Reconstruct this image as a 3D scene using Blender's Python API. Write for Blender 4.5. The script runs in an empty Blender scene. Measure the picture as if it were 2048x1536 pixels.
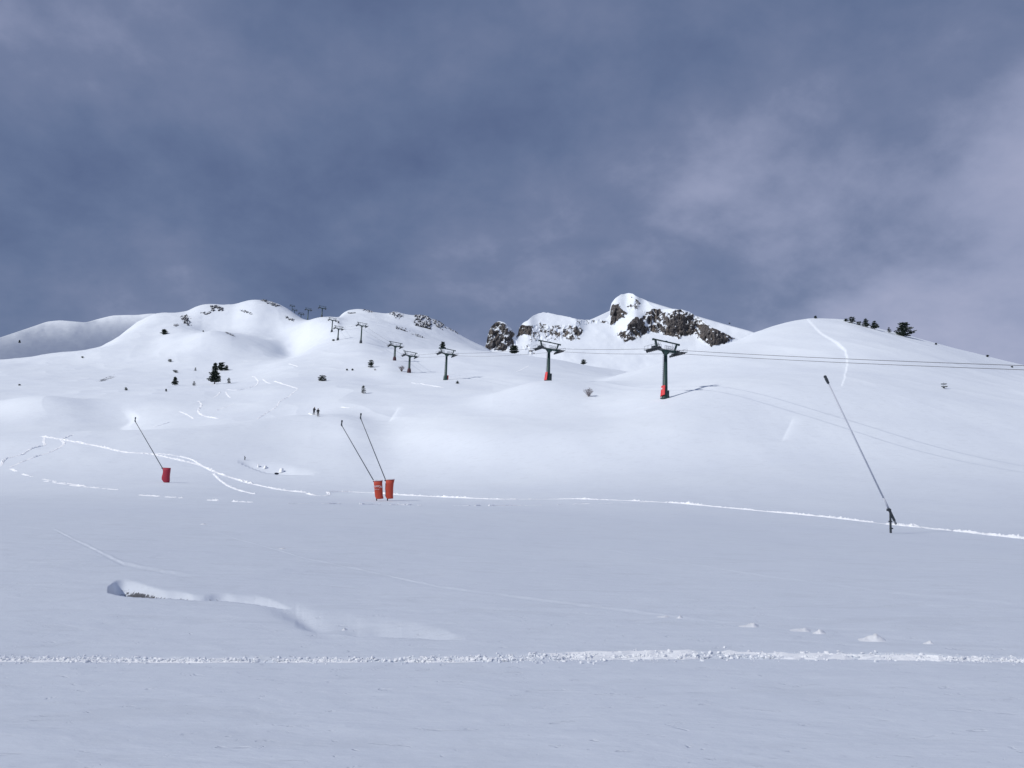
import bpy, bmesh, math, random
import numpy as np
from mathutils import Vector, Matrix
R = math.radians
S = bpy.context.scene
COL = S.collection

# ------------------------------------------------------------------ camera
F = 1707.0                       # focal length in photo pixels (photo 2048 x 1536)
HOR = 930.0                      # eye level in the photo
PITCH = math.atan((HOR - 768) / F)
cam = bpy.data.cameras.new('camera'); cam.sensor_width = 36; cam.lens = 36 * F / 2048
cam.clip_start = 0.1; cam.clip_end = 30000
camo = bpy.data.objects.new('camera', cam); COL.objects.link(camo)
camo.location = (0, 0, 0); camo.rotation_euler = (R(90) + PITCH, 0, 0)
S.camera = camo
# ------------------------------------------------------------------ light
SUN_EL, SUN_BACK = 39.0, 25.0    # sun stands to the left, a little behind the camera
sdir = Vector((-math.cos(R(SUN_EL)) * math.cos(R(SUN_BACK)), -math.cos(R(SUN_EL)) * math.sin(R(SUN_BACK)), math.sin(R(SUN_EL))))
sl = bpy.data.lights.new('sun', 'SUN'); sl.energy = 3.27; sl.angle = R(0.53); sl.color = (1.0, 0.975, 0.94)
so = bpy.data.objects.new('sun', sl); COL.objects.link(so)
so.rotation_euler = sdir.to_track_quat('Z', 'Y').to_euler()
S.view_settings.view_transform = 'Standard'; S.view_settings.look = 'None'
S.view_settings.exposure = 0.0; S.view_settings.gamma = 1.0
S.cycles.max_bounces = 6; S.cycles.volume_bounces = 0; S.cycles.diffuse_bounces = 3
S.cycles.use_adaptive_sampling = True

W = bpy.data.worlds.new('World'); S.world = W; W.use_nodes = True
nt = W.node_tree; nt.nodes.clear()
def nd(t, typ, **kw):
    n = t.nodes.new(typ)
    for k, v in kw.items():
        setattr(n, k, v)
    return n
def lk(t, a, b): t.links.new(a, b)
def mth(t, op, a, b=None, c=None, clamp=False):
    n = t.nodes.new('ShaderNodeMath'); n.operation = op; n.use_clamp = clamp
    for i, v in enumerate((a, b, c)):
        if v is None: continue
        if isinstance(v, (int, float)): n.inputs[i].default_value = v
        else: t.links.new(v, n.inputs[i])
    return n.outputs[0]
def ramp(t, fac, stops, interp='LINEAR'):
    n = t.nodes.new('ShaderNodeValToRGB'); n.color_ramp.interpolation = interp
    while len(n.color_ramp.elements) < len(stops): n.color_ramp.elements.new(0.5)
    for e, (p, c) in zip(n.color_ramp.elements, stops):
        e.position = p; e.color = (c[0], c[1], c[2], 1) if len(c) == 3 else c
    t.links.new(fac, n.inputs[0]); return n.outputs[0]
def mixc(t, fac, a, b):
    n = t.nodes.new('ShaderNodeMix'); n.data_type = 'RGBA'
    for idx, v in ((0, fac), (6, a), (7, b)):
        if isinstance(v, (int, float)): n.inputs[idx].default_value = v
        elif isinstance(v, tuple): n.inputs[idx].default_value = (*v, 1)
        else: t.links.new(v, n.inputs[idx])
    return n.outputs[2]
def noise(t, vec, scale, detail=4, rough=0.5, dist=0.0, dims='3D'):
    n = t.nodes.new('ShaderNodeTexNoise'); n.noise_dimensions = dims
    n.inputs['Scale'].default_value = scale; n.inputs['Detail'].default_value = detail
    n.inputs['Roughness'].default_value = rough; n.inputs['Distortion'].default_value = dist
    if vec is not None: t.links.new(vec, n.inputs['Vector'])
    return n.outputs[0]

SKYK = 0.10
sky = nd(nt, 'ShaderNodeTexSky'); sky.sky_type = 'NISHITA'; sky.sun_disc = False
sky.sun_elevation = R(SUN_EL)
sky.sun_rotation = math.atan2(sdir.x, sdir.y) % (2 * math.pi)
sky.altitude = 1900
tc = nd(nt, 'ShaderNodeTexCoord')
sep = nd(nt, 'ShaderNodeSeparateXYZ'); lk(nt, tc.outputs['Generated'], sep.inputs[0])
zc = mth(nt, 'ADD', mth(nt, 'MAXIMUM', sep.outputs[2], 0.0), 0.55)
cx = mth(nt, 'DIVIDE', sep.outputs[0], zc); cy = mth(nt, 'DIVIDE', sep.outputs[1], zc)
cmb = nd(nt, 'ShaderNodeCombineXYZ'); lk(nt, cx, cmb.inputs[0]); lk(nt, cy, cmb.inputs[1])
mp = nd(nt, 'ShaderNodeMapping'); mp.inputs['Location'].default_value = (3.1, 7.4, 0.6)
mp.inputs['Rotation'].default_value = (0, 0, R(-20)); lk(nt, cmb.outputs[0], mp.inputs[0])
n1 = noise(nt, mp.outputs[0], 3.2, 8, 0.55, 0.12)
n2 = noise(nt, mp.outputs[0], 0.9, 3, 0.5, 0.1)
n3 = noise(nt, mp.outputs[0], 9.0, 6, 0.55, 0.2)
cl = mth(nt, 'ADD', mth(nt, 'MULTIPLY_ADD', n1, 0.80, -0.10), mth(nt, 'MULTIPLY', n2, 0.38))
cl = mth(nt, 'ADD', cl, mth(nt, 'MULTIPLY_ADD', n3, 0.26, -0.13))
# thicker, paler cloud low on the right
dr = mth(nt, 'ADD', mth(nt, 'MULTIPLY', sep.outputs[0], 0.52), mth(nt, 'MULTIPLY_ADD', sep.outputs[2], -0.46, 0.075))
dr = mth(nt, 'MULTIPLY', mth(nt, 'MAXIMUM', dr, 0.0), 1.30)
lowb = mth(nt, 'MULTIPLY', mth(nt, 'MAXIMUM', mth(nt, 'SUBTRACT', 0.30, sep.outputs[2]), 0.0), 0.38)
cf = mth(nt, 'ADD', mth(nt, 'ADD', cl, dr), lowb)
k = 1 / SKYK
cc = ramp(nt, cf, [(0.32, (.082, .116, .232)), (0.50, (.128, .172, .300)), (0.62, (.172, .212, .345)), (0.78, (.30, .335, .49)), (0.98, (.42, .44, .60))])
vm = nd(nt, 'ShaderNodeVectorMath', operation='SCALE'); lk(nt, cc, vm.inputs[0]); vm.inputs[3].default_value = k
mx = mixc(nt, 0.93, sky.outputs[0], vm.outputs[0])
bg = nd(nt, 'ShaderNodeBackground'); bg.inputs[1].default_value = SKYK; lk(nt, mx, bg.inputs[0])
wo = nd(nt, 'ShaderNodeOutputWorld'); lk(nt, bg.outputs[0], wo.inputs[0])

def shade_cloud(center, rad, sigma, seed, soft=2.2):
    me = bpy.data.meshes.new('shade_cloud'); bm = bmesh.new(); bmesh.ops.create_icosphere(bm, subdivisions=4, radius=1)
    rr_ = random.Random(seed)
    for v in bm.verts:
        f = 1 + 0.10 * math.sin(3.1 * v.co.x + seed) * math.cos(2.7 * v.co.y) + 0.05 * math.sin(7 * v.co.y + 5 * v.co.x)
        v.co = Vector((v.co.x * rad[0] * f, v.co.y * rad[1] * f, v.co.z * rad[2] * f))
    bm.to_mesh(me); bm.free()
    m = bpy.data.materials.new('shade_cloud_vapour'); m.use_nodes = True; t = m.node_tree; t.nodes.clear()
    c = nd(t, 'ShaderNodeTexCoord'); mp_ = nd(t, 'ShaderNodeMapping'); mp_.vector_type = 'POINT'
    mp_.inputs['Scale'].default_value = (1 / rad[0], 1 / rad[1], 1 / rad[2]); lk(t, c.outputs['Object'], mp_.inputs[0])
    ln = nd(t, 'ShaderNodeVectorMath', operation='LENGTH'); lk(t, mp_.outputs[0], ln.inputs[0])
    n = noise(t, mp_.outputs[0], 1.6, 3, 0.5)
    fall = mth(t, 'SUBTRACT', 1.0, ln.outputs['Value'], clamp=True)
    fall = mth(t, 'MULTIPLY', mth(t, 'MINIMUM', mth(t, 'MULTIPLY', fall, soft), 1.0), mth(t, 'MULTIPLY_ADD', n, 0.7, 0.65))
    v = nd(t, 'ShaderNodeVolumePrincipled'); v.inputs['Color'].default_value = (0.97, 0.97, 0.98, 1)
    lk(t, mth(t, 'MULTIPLY', fall, sigma), v.inputs['Density'])
    o_ = nd(t, 'ShaderNodeOutputMaterial'); lk(t, v.outputs[0], o_.inputs['Volume'])
    me.materials.append(m); o = bpy.data.objects.new('shade_cloud', me); COL.objects.link(o); o.location = center; o['kind'] = 'structure'
    return o
def shade_cloud_over(ground, height, rad, sigma, seed, soft=2.2):     # added out-of-view cloud, placed so its shade falls on the given spot
    k_ = height / sdir.z
    return shade_cloud((ground[0] + sdir.x * k_, ground[1] + sdir.y * k_, ground[2] + height), rad, sigma, seed, soft)
shade_cloud_over((95, -25, -3), 260, (330, 235, 55), 0.0038, 1, 1.75)  # unseen, added to dim the foreground snow
shade_cloud_over((-950, 1850, 300), 620, (560, 600, 110), 0.0082, 2)  # unseen, added to dim the distant mountain

# ------------------------------------------------------------------ projection helpers
cp, sp = math.cos(PITCH), math.sin(PITCH)
def conv(px, py):                # photo pixel -> (x/y, z/y)
    a = (np.asarray(px, float) - 1024) / F; b = (768 - np.asarray(py, float)) / F
    fy = cp - b * sp
    return a / fy, (sp + b * cp) / fy
def proj(u, t):
    c = cp + t * sp
    return 1024 + F * u / c, 768 - F * (-sp + t * cp) / c

rng = np.random.RandomState(5)
_T = rng.rand(64, 64, 64).astype(np.float32)
def vnoise(x, y, z=0.0):
    x = np.asarray(x, float); y = np.asarray(y, float); z = np.zeros_like(x) + z
    xi = np.floor(x).astype(int); yi = np.floor(y).astype(int); zi = np.floor(z).astype(int)
    fx, fy, fz = x - xi, y - yi, z - zi
    fx = fx * fx * fx * (fx * (fx * 6 - 15) + 10); fy = fy * fy * fy * (fy * (fy * 6 - 15) + 10); fz = fz * fz * (3 - 2 * fz)
    def g(a, b, c): return _T[(xi + a) & 63, (yi + b) & 63, (zi + c) & 63]
    x00 = g(0, 0, 0) * (1 - fx) + g(1, 0, 0) * fx; x10 = g(0, 1, 0) * (1 - fx) + g(1, 1, 0) * fx
    x01 = g(0, 0, 1) * (1 - fx) + g(1, 0, 1) * fx; x11 = g(0, 1, 1) * (1 - fx) + g(1, 1, 1) * fx
    return ((x00 * (1 - fy) + x10 * fy) * (1 - fz) + (x01 * (1 - fy) + x11 * fy) * fz) * 2 - 1
def fbm(x, y, z=0.0, o=4, g=0.5):
    s = 0; a = 1; f = 1; n = 0
    for i in range(o):
        s = s + a * vnoise(x * f + 17.3 * i, y * f + 9.1 * i, z * f + 3.7 * i); n += a; a *= g; f *= 2.03
    return s / n
def smooth(x): x = np.clip(x, 0, 1); return x * x * (3 - 2 * x)
def gauss(a, sig, axis):
    r = int(sig * 3) + 1; kx = np.arange(-r, r + 1); kk = np.exp(-kx ** 2 / (2 * sig * sig)); kk /= kk.sum()
    pad = [(0, 0)] * a.ndim; pad[axis] = (r, r); b = np.pad(a, pad, mode='edge')
    out = np.zeros_like(a)
    for i, w in enumerate(kk):
        sl_ = [slice(None)] * a.ndim; sl_[axis] = slice(i, i + a.shape[axis]); out += w * b[tuple(sl_)]
    return out
def pchip(x, y, xq):             # x (n), y (n, m) or (n), xq (q) -> (q, m)
    x = np.asarray(x, float); y = np.asarray(y, float); one = y.ndim == 1
    if one: y = y[:, None]
    h = np.diff(x); dl = np.diff(y, axis=0) / h[:, None]
    d = np.zeros_like(y)
    w1 = (2 * h[1:] + h[:-1])[:, None]; w2 = (h[1:] + 2 * h[:-1])[:, None]
    with np.errstate(divide='ignore', invalid='ignore'):
        hm = (w1 + w2) / (w1 / dl[:-1] + w2 / dl[1:])
    d[1:-1] = np.where(dl[:-1] * dl[1:] > 0, hm, 0)
    d[0] = dl[0]; d[-1] = dl[-1]
    xq = np.clip(xq, x[0], x[-1]); i = np.clip(np.searchsorted(x, xq, side='right') - 1, 0, len(x) - 2)
    s = ((xq - x[i]) / h[i])[:, None]; H = h[i][:, None]
    o = (1 + 2 * s) * (1 - s) ** 2 * y[i] + s * (1 - s) ** 2 * H * d[i] + s * s * (3 - 2 * s) * y[i + 1] + s * s * (s - 1) * H * d[i + 1]
    return o[:, 0] if one else o
def grid_mesh(name, X, Y, Z, mat, kind='structure', attrs=None, wrap=False):
    nr, nc = X.shape
    co = np.stack([X, Y, Z], -1).reshape(-1, 3).astype(np.float32)
    j = np.arange(nc if wrap else nc - 1); i = np.arange(nr - 1)
    I, J = np.meshgrid(i, j, indexing='ij'); J2 = (J + 1) % nc
    q = np.stack([I * nc + J, I * nc + J2, (I + 1) * nc + J2, (I + 1) * nc + J], -1).reshape(-1, 4).astype(np.int32)
    me = bpy.data.meshes.new(name)
    me.vertices.add(len(co)); me.vertices.foreach_set('co', co.ravel())
    me.loops.add(q.size); me.loops.foreach_set('vertex_index', q.ravel())
    me.polygons.add(len(q)); me.polygons.foreach_set('loop_start', np.arange(0, q.size, 4, dtype=np.int32))
    me.update(calc_edges=True)
    me.polygons.foreach_set('use_smooth', np.ones(len(q), bool))
    for an, av in (attrs or {}).items():
        at_ = me.attributes.new(an, 'FLOAT', 'POINT'); at_.data.foreach_set('value', av.ravel().astype(np.float32))
    me.materials.append(mat); me.validate()
    o = bpy.data.objects.new(name, me); COL.objects.link(o)
    if kind: o['kind'] = kind
    return o

# ------------------------------------------------------------------ materials
def mat(name):
    m = bpy.data.materials.new(name); m.use_nodes = True
    t = m.node_tree; b = t.nodes['Principled BSDF']; return m, t, b
def simple(name, col, rough=0.6, metal=0.0, var=0.15, sc=3.0, bump=0.0):
    m, t, b = mat(name)
    g = nd(t, 'ShaderNodeNewGeometry')
    n = noise(t, g.outputs['Position'], sc, 4, 0.6)
    f = mth(t, 'MULTIPLY_ADD', n, var * 2, 1 - var)
    v = nd(t, 'ShaderNodeVectorMath', operation='SCALE'); v.inputs[0].default_value = col; lk(t, f, v.inputs[3])
    lk(t, v.outputs[0], b.inputs['Base Color'])
    b.inputs['Roughness'].default_value = rough; b.inputs['Metallic'].default_value = metal
    if bump:
        bp = nd(t, 'ShaderNodeBump'); bp.inputs['Strength'].default_value = bump; bp.inputs['Distance'].default_value = 0.02
        lk(t, n, bp.inputs['Height']); lk(t, bp.outputs[0], b.inputs['Normal'])
    return m
def snow_group(t):               # wind-packed snow colour and bump, world coordinates
    g = nd(t, 'ShaderNodeNewGeometry')
    mpn = nd(t, 'ShaderNodeMapping'); mpn.inputs['Scale'].default_value = (0.45, 1.0, 1.0); mpn.inputs['Rotation'].default_value = (0, 0, R(14))
    lk(t, g.outputs['Position'], mpn.inputs[0])
    big = noise(t, g.outputs['Position'], 0.035, 4, 0.55)
    mid = noise(t, mpn.outputs[0], 1.3, 5, 0.6, 0.6)
    fine = noise(t, mpn.outputs[0], 16, 5, 0.65, 0.3)
    grain = noise(t, g.outputs['Position'], 120, 2, 0.6)
    c = mixc(t, ramp(t, big, [(0.35, (0, 0, 0)), (0.65, (1, 1, 1))]), (0.755, 0.805, 0.872), (0.79, 0.84, 0.895))
    scr = ramp(t, mid, [(0.36, (0.955, 0.955, 0.955)), (0.46, (1, 1, 1))])
    mm = nd(t, 'ShaderNodeMix'); mm.data_type = 'RGBA'; mm.blend_type = 'MULTIPLY'; mm.inputs[0].default_value = 1
    lk(t, c, mm.inputs[6]); lk(t, scr, mm.inputs[7])
    b1 = nd(t, 'ShaderNodeBump'); b1.inputs['Strength'].default_value = 0.5; b1.inputs['Distance'].default_value = 0.06; lk(t, mid, b1.inputs['Height'])
    b2 = nd(t, 'ShaderNodeBump'); pock = ramp(t, noise(t, mpn.outputs[0], 7.5, 3, 0.75, 0.8), [(0.30, (0, 0, 0)), (0.37, (1, 1, 1))])
    fine = mth(t, 'ADD', fine, mth(t, 'MULTIPLY', pock, 1.5))
    b2.inputs['Strength'].default_value = 0.6; b2.inputs['Distance'].default_value = 0.010; lk(t, fine, b2.inputs['Height']); lk(t, b1.outputs[0], b2.inputs['Normal'])
    b3 = nd(t, 'ShaderNodeBump'); b3.inputs['Strength'].default_value = 0.25; b3.inputs['Distance'].default_value = 0.0015; lk(t, grain, b3.inputs['Height']); lk(t, b2.outputs[0], b3.inputs['Normal'])
    return g, mm.outputs[2], b3.outputs[0]
def snow_mat():
    m, t, b = mat('snow')
    g, c, nrm = snow_group(t)
    a = nd(t, 'ShaderNodeAttribute'); a.attribute_name = 'dark_bank'
    sn = noise(t, g.outputs['Position'], 11, 4, 0.6, 0.4)
    f = mth(t, 'SUBTRACT', mth(t, 'ADD', a.outputs['Fac'], mth(t, 'MULTIPLY', mth(t, 'SUBTRACT', sn, 0.5), 1.5)), 0.5)
    f = mth(t, 'MULTIPLY', f, 5, clamp=True); f = mth(t, 'MULTIPLY', f, mth(t, 'GREATER_THAN', a.outputs['Fac'], 0.02))
    cs = mixc(t, sn, (0.04, 0.043, 0.05), (0.15, 0.152, 0.165))  # dark grey of the trench bank, broken up by noise
    lk(t, mixc(t, f, c, cs), b.inputs['Base Color'])
    b.inputs['Roughness'].default_value = 0.62; b.inputs['Specular IOR Level'].default_value = 0.25
    lk(t, nrm, b.inputs['Normal']); return m
def rockmtn_mat():
    m, t, b = mat('rock_and_snow')
    g, c, nrm = snow_group(t)
    a = nd(t, 'ShaderNodeAttribute'); a.attribute_name = 'rock'
    mpn = nd(t, 'ShaderNodeMapping'); mpn.inputs['Scale'].default_value = (1.25, 0.8, 0.42); mpn.inputs['Rotation'].default_value = (0, R(32), 0)
    lk(t, g.outputs['Position'], mpn.inputs[0])
    n1 = noise(t, mpn.outputs[0], 0.095, 6, 0.58, 0.8)
    n2 = noise(t, mpn.outputs[0], 0.5, 5, 0.65, 0.3)
    s = nd(t, 'ShaderNodeSeparateXYZ'); lk(t, g.outputs['Normal'], s.inputs[0])
    f = mth(t, 'ADD', mth(t, 'MULTIPLY', a.outputs['Fac'], 0.90), mth(t, 'MULTIPLY', mth(t, 'SUBTRACT', n1, 0.5), 3.0))
    f = mth(t, 'ADD', f, mth(t, 'MULTIPLY', mth(t, 'SUBTRACT', n2, 0.5), 0.7))
    f = mth(t, 'SUBTRACT', f, mth(t, 'MULTIPLY', mth(t, 'SUBTRACT', s.outputs[2], 0.45), 0.5))
    f = mth(t, 'MULTIPLY', mth(t, 'SUBTRACT', f, 0.42), 9, clamp=True)
    f = mth(t, 'MULTIPLY', f, mth(t, 'GREATER_THAN', a.outputs['Fac'], 0.03))
    n3 = noise(t, mpn.outputs[0], 0.07, 4, 0.6)
    rc = ramp(t, n2, [(0.32, (0.035, 0.034, 0.037)), (0.5, (0.105, 0.097, 0.096)), (0.72, (0.19, 0.172, 0.158))])
    vo = nd(t, 'ShaderNodeTexVoronoi'); vo.feature = 'DISTANCE_TO_EDGE'; vo.inputs['Scale'].default_value = 0.22
    wv = nd(t, 'ShaderNodeVectorMath', operation='ADD'); lk(t, mpn.outputs[0], wv.inputs[0])
    nv = nd(t, 'ShaderNodeTexNoise'); nv.inputs['Scale'].default_value = 0.3; lk(t, mpn.outputs[0], nv.inputs['Vector'])
    sv_ = nd(t, 'ShaderNodeVectorMath', operation='SCALE'); lk(t, nv.outputs['Color'], sv_.inputs[0]); sv_.inputs[3].default_value = 4.0
    lk(t, sv_.outputs[0], wv.inputs[1]); lk(t, wv.outputs[0], vo.inputs['Vector'])
    crack = ramp(t, vo.outputs['Distance'], [(0.0, (0.35, 0.35, 0.37)), (0.10, (1, 1, 1))])
    mc = nd(t, 'ShaderNodeMix'); mc.data_type = 'RGBA'; mc.blend_type = 'MULTIPLY'; mc.inputs[0].default_value = 1; lk(t, rc, mc.inputs[6]); lk(t, crack, mc.inputs[7]); rc = mc.outputs[2]
    rc2 = mixc(t, ramp(t, n3, [(0.52, (0, 0, 0)), (0.66, (0.7, 0.7, 0.7))]), rc, (0.15, 0.124, 0.10))
    lk(t, mixc(t, f, c, rc2), b.inputs['Base Color'])
    b.inputs['Roughness'].default_value = 0.8; b.inputs['Specular IOR Level'].default_value = 0.2
    bp = nd(t, 'ShaderNodeBump'); bp.inputs['Strength'].default_value = 0.9; bp.inputs['Distance'].default_value = 1.6
    lk(t, mth(t, 'MULTIPLY', n2, f), bp.inputs['Height']); lk(t, bp.outputs[0], b.inputs['Normal'])
    return m
M_SNOW = snow_mat(); M_RM = rockmtn_mat()
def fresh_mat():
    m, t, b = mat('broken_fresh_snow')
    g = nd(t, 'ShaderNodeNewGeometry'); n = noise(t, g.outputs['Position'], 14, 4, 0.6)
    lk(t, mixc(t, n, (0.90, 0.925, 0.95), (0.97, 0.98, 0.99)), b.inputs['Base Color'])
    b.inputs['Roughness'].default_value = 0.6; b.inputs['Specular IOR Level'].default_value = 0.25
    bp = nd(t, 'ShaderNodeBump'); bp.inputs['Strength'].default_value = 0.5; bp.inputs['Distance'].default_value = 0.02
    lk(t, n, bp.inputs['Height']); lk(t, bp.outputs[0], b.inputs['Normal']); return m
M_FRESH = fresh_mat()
def stone_mat():
    m, t, b = mat('snow_dusted_rock')
    g = nd(t, 'ShaderNodeNewGeometry'); s = nd(t, 'ShaderNodeSeparateXYZ'); lk(t, g.outputs['Normal'], s.inputs[0])
    n = noise(t, g.outputs['Position'], 0.8, 5, 0.65)
    n2 = noise(t, g.outputs['Position'], 0.35, 4, 0.6)
    f = mth(t, 'MULTIPLY', mth(t, 'SUBTRACT', mth(t, 'ADD', s.outputs[2], mth(t, 'MULTIPLY', n2, 0.5)), 0.88), 8, clamp=True)
    rc = ramp(t, n, [(0.3, (0.018, 0.02, 0.026)), (0.6, (0.05, 0.052, 0.058)), (0.8, (0.11, 0.105, 0.10))])
    lk(t, mixc(t, f, rc, (0.82, 0.85, 0.89)), b.inputs['Base Color']); b.inputs['Roughness'].default_value = 0.85
    bp = nd(t, 'ShaderNodeBump'); bp.inputs['Strength'].default_value = 0.8; bp.inputs['Distance'].default_value = 0.4
    lk(t, n, bp.inputs['Height']); lk(t, bp.outputs[0], b.inputs['Normal']); return m
M_STONE = stone_mat()
M_GREEN = simple('dark_green_paint', (0.018, 0.052, 0.045), 0.45, 0.1, 0.25, 1.2)
M_STEEL = simple('galvanised_steel', (0.25, 0.27, 0.29), 0.5, 0.6, 0.2, 4)
M_DARKST = simple('dark_steel', (0.045, 0.055, 0.065), 0.5, 0.3, 0.3, 3)
M_CABLE = simple('wire_rope', (0.16, 0.165, 0.18), 0.6, 0.3, 0.2, 2)
M_RUBBER = simple('sheave_rubber', (0.03, 0.035, 0.045), 0.7, 0.0, 0.3, 4)
M_RED = simple('red_pad_vinyl', (0.62, 0.035, 0.04), 0.55, 0, 0.2, 2, 0.2)
M_RED2 = simple('weathered_dark_red_pad', (0.055, 0.018, 0.026), 0.65, 0, 0.25, 2, 0.2)
M_ORANGE = simple('orange_cover_cloth', (0.50, 0.060, 0.030), 0.7, 0, 0.14, 3, 0.5)
M_CRIMSON = simple('crimson_cover_cloth', (0.36, 0.02, 0.045), 0.7, 0, 0.18, 3, 0.5)
M_WHITE = simple('white_print', (0.75, 0.72, 0.74), 0.6, 0, 0.05, 3)
M_ALU = simple('grey_aluminium_tube', (0.52, 0.55, 0.62), 0.5, 0.0, 0.15, 2)
M_BARK = simple('bark', (0.055, 0.042, 0.035), 0.9, 0, 0.3, 2)
M_TWIG = simple('bare_twigs', (0.13, 0.095, 0.095), 0.9, 0, 0.3, 2)
M_CLOTH = simple('black_ski_clothes', (0.012, 0.014, 0.022), 0.8, 0, 0.3, 6)
M_SKIN = simple('skin', (0.5, 0.3, 0.22), 0.6, 0, 0.05, 6)
M_PACK = simple('dark_blue_pack', (0.02, 0.026, 0.045), 0.8, 0, 0.3, 6)
M_SKI = simple('ski_base', (0.05, 0.05, 0.06), 0.4, 0, 0.2, 4)
M_WATER = simple('dark_stream_water', (0.012, 0.014, 0.018), 0.15, 0, 0.2, 3)
def needle_mat():
    m, t, b = mat('pine_needles')
    g = nd(t, 'ShaderNodeNewGeometry'); n = noise(t, g.outputs['Position'], 0.9, 4, 0.6)
    rc = ramp(t, n, [(0.3, (0.012, 0.024, 0.018)), (0.6, (0.028, 0.05, 0.034)), (0.8, (0.055, 0.08, 0.05))])
    lk(t, rc, b.inputs['Base Color']); b.inputs['Roughness'].default_value = 0.75; return m
M_NEEDLE = needle_mat()

# ------------------------------------------------------------------ snow ground: ridge and hollow lines read off the hills
# every line: list of (photo x, photo y[, distance]) and a default distance
LN = []
def line(pts, d): LN.append((pts, d))
Z0, Z1, Z2 = -1.6, -1.75, -2.12
line('flat-1.6', 1.2); line('flat-1.75', 5.0); line('flat-2.12', 13.0)
line([(-500, 1060), (0, 1062), (600, 1075), (1200, 1098), (2048, 1118), (2550, 1125)], 28)
line([(-500, 1010), (0, 1008), (500, 1012), (900, 1025), (1300, 1045), (1781, 1066), (2100, 1075), (2550, 1085)], 52)
line([(-500, 985), (0, 980), (325, 977), (775, 1001), (1200, 1003), (1600, 1005), (2048, 1010), (2550, 1015)], 96)
line([(-500, 945), (0, 945), (325, 950), (600, 968), (775, 972), (1000, 965), (1200, 950), (1600, 930), (2048, 925), (2550, 925)], 135)
line([(-500, 870, 165), (0, 866, 170), (240, 860, 178), (450, 845, 195), (600, 829, 212), (680, 830, 208), (800, 862, 190), (1000, 860, 165), (1200, 855, 160), (1400, 838, 158), (1600, 838, 158), (1800, 842, 158), (2048, 855, 158), (2550, 870, 158)], 160)
line([(-500, 874, 190), (0, 874, 195), (240, 874, 205), (450, 855, 222), (600, 833, 236), (680, 822, 235), (800, 830, 215), (1000, 826, 195), (1190, 826, 188), (1330, 797, 183), (1445, 771, 186), (1600, 764, 186), (1800, 775, 186), (2048, 805, 186), (2550, 850, 186)], 190)
line([(-500, 845, 250), (0, 845, 250), (130, 845, 250), (250, 850, 250), (300, 838, 250), (450, 822, 255), (600, 808, 262), (700, 800, 262), (850, 800, 248), (940, 796, 243), (1010, 777, 238), (1085, 759, 236), (1135, 760, 236), (1190, 765, 238), (1330, 753, 240), (1500, 735, 240), (1700, 725, 240), (2048, 770, 240), (2550, 830, 240)], 245)
line([(-500, 812), (0, 812), (130, 806), (250, 798), (300, 796), (450, 795, 300), (600, 778, 300), (700, 776, 300), (850, 782, 285), (940, 785, 278), (1010, 784, 272), (1085, 772, 270), (1135, 773, 270), (1190, 768, 272), (1330, 728, 280), (1500, 690, 285), (1700, 672, 285), (1850, 695, 285), (2048, 748, 285), (2550, 820, 285)], 290)
line([(-500, 780), (0, 785), (130, 785), (300, 780), (450, 775), (600, 765), (700, 766), (760, 771), (890, 760, 347), (960, 757), (1050, 752), (1130, 758), (1185, 760), (1250, 745, 340), (1400, 703, 340), (1480, 679, 340), (1510, 663, 340), (1560, 647, 340), (1600, 639, 340), (1632, 635.5, 340), (1690, 639, 340), (1750, 655, 340), (1807, 669, 340), (1900, 693, 340), (2048, 731, 340), (2550, 840, 340)], 345)
line([(-500, 760), (0, 765), (200, 768), (350, 768), (430, 766), (600, 742), (700, 736), (790, 728), (820, 737), (900, 736), (1000, 732), (1100, 737), (1180, 747), (1250, 755), (1400, 735), (1600, 680), (1700, 680), (2048, 760), (2550, 860)], 430)
line([(-500, 735), (0, 742), (200, 745), (400, 742), (500, 735), (560, 722), (640, 705), (723, 690), (790, 700), (850, 698), (905, 696.5), (1000, 703), (1100, 715), (1180, 730), (1250, 742), (1320, 757), (1400, 775), (1600, 730), (2048, 800), (2550, 880)], 560)
line([(-500, 722), (0, 728), (200, 728), (300, 722), (400, 712), (500, 716), (560, 720), (640, 690), (678, 680), (723, 676), (790, 690), (850, 697), (905, 704), (1000, 716), (1100, 730), (1250, 765), (1700, 820), (2550, 900)], 640)
line([(-500, 722), (0, 717), (100, 707), (190, 697), (240, 690), (300, 688), (350, 676), (430, 659), (480, 670), (540, 692), (580, 714), (620, 692), (664, 664), (723, 655), (790, 665), (850, 682), (905, 693), (940, 698), (975, 706), (1050, 730), (1250, 780), (1700, 840), (2550, 900)], 720)
line([(-500, 735), (0, 730), (100, 716), (190, 700), (250, 668), (300, 655), (350, 652), (430, 666), (500, 664), (560, 670), (600, 655), (620, 641), (645, 633), (670, 633), (695, 640), (720, 640), (790, 648), (850, 662), (905, 680), (940, 692), (975, 705), (1250, 800), (2550, 900)], 820)
line([(-500, 760), (0, 750), (100, 735), (190, 706), (215, 690), (240, 672), (280, 641), (318, 625), (370, 621), (398, 609), (420, 606), (465, 608), (490, 600), (512, 595.5), (550, 602), (580, 617), (596, 630), (612, 640), (668, 645), (680, 632), (692, 622), (720, 619), (750, 624), (775, 627), (790, 623), (805, 628), (825, 631), (850, 632), (865, 636), (890, 648), (910, 661), (940, 679), (975, 696), (1000, 715), (1250, 815), (2550, 900)], 950)
line([(-500, 790), (0, 780), (190, 745), (300, 685), (420, 655), (512, 645), (600, 650), (700, 662), (850, 675), (940, 710), (1000, 740), (1250, 830), (2550, 910)], 1150)
line([(-500, 850), (2550, 870)], 1900)
line([(-500, 890), (2550, 895)], 5000)
line([(-500, 915), (2550, 915)], 14000)
K = len(LN)
U0, U1 = conv(-500, 930)[0], conv(2550, 930)[0]
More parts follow.
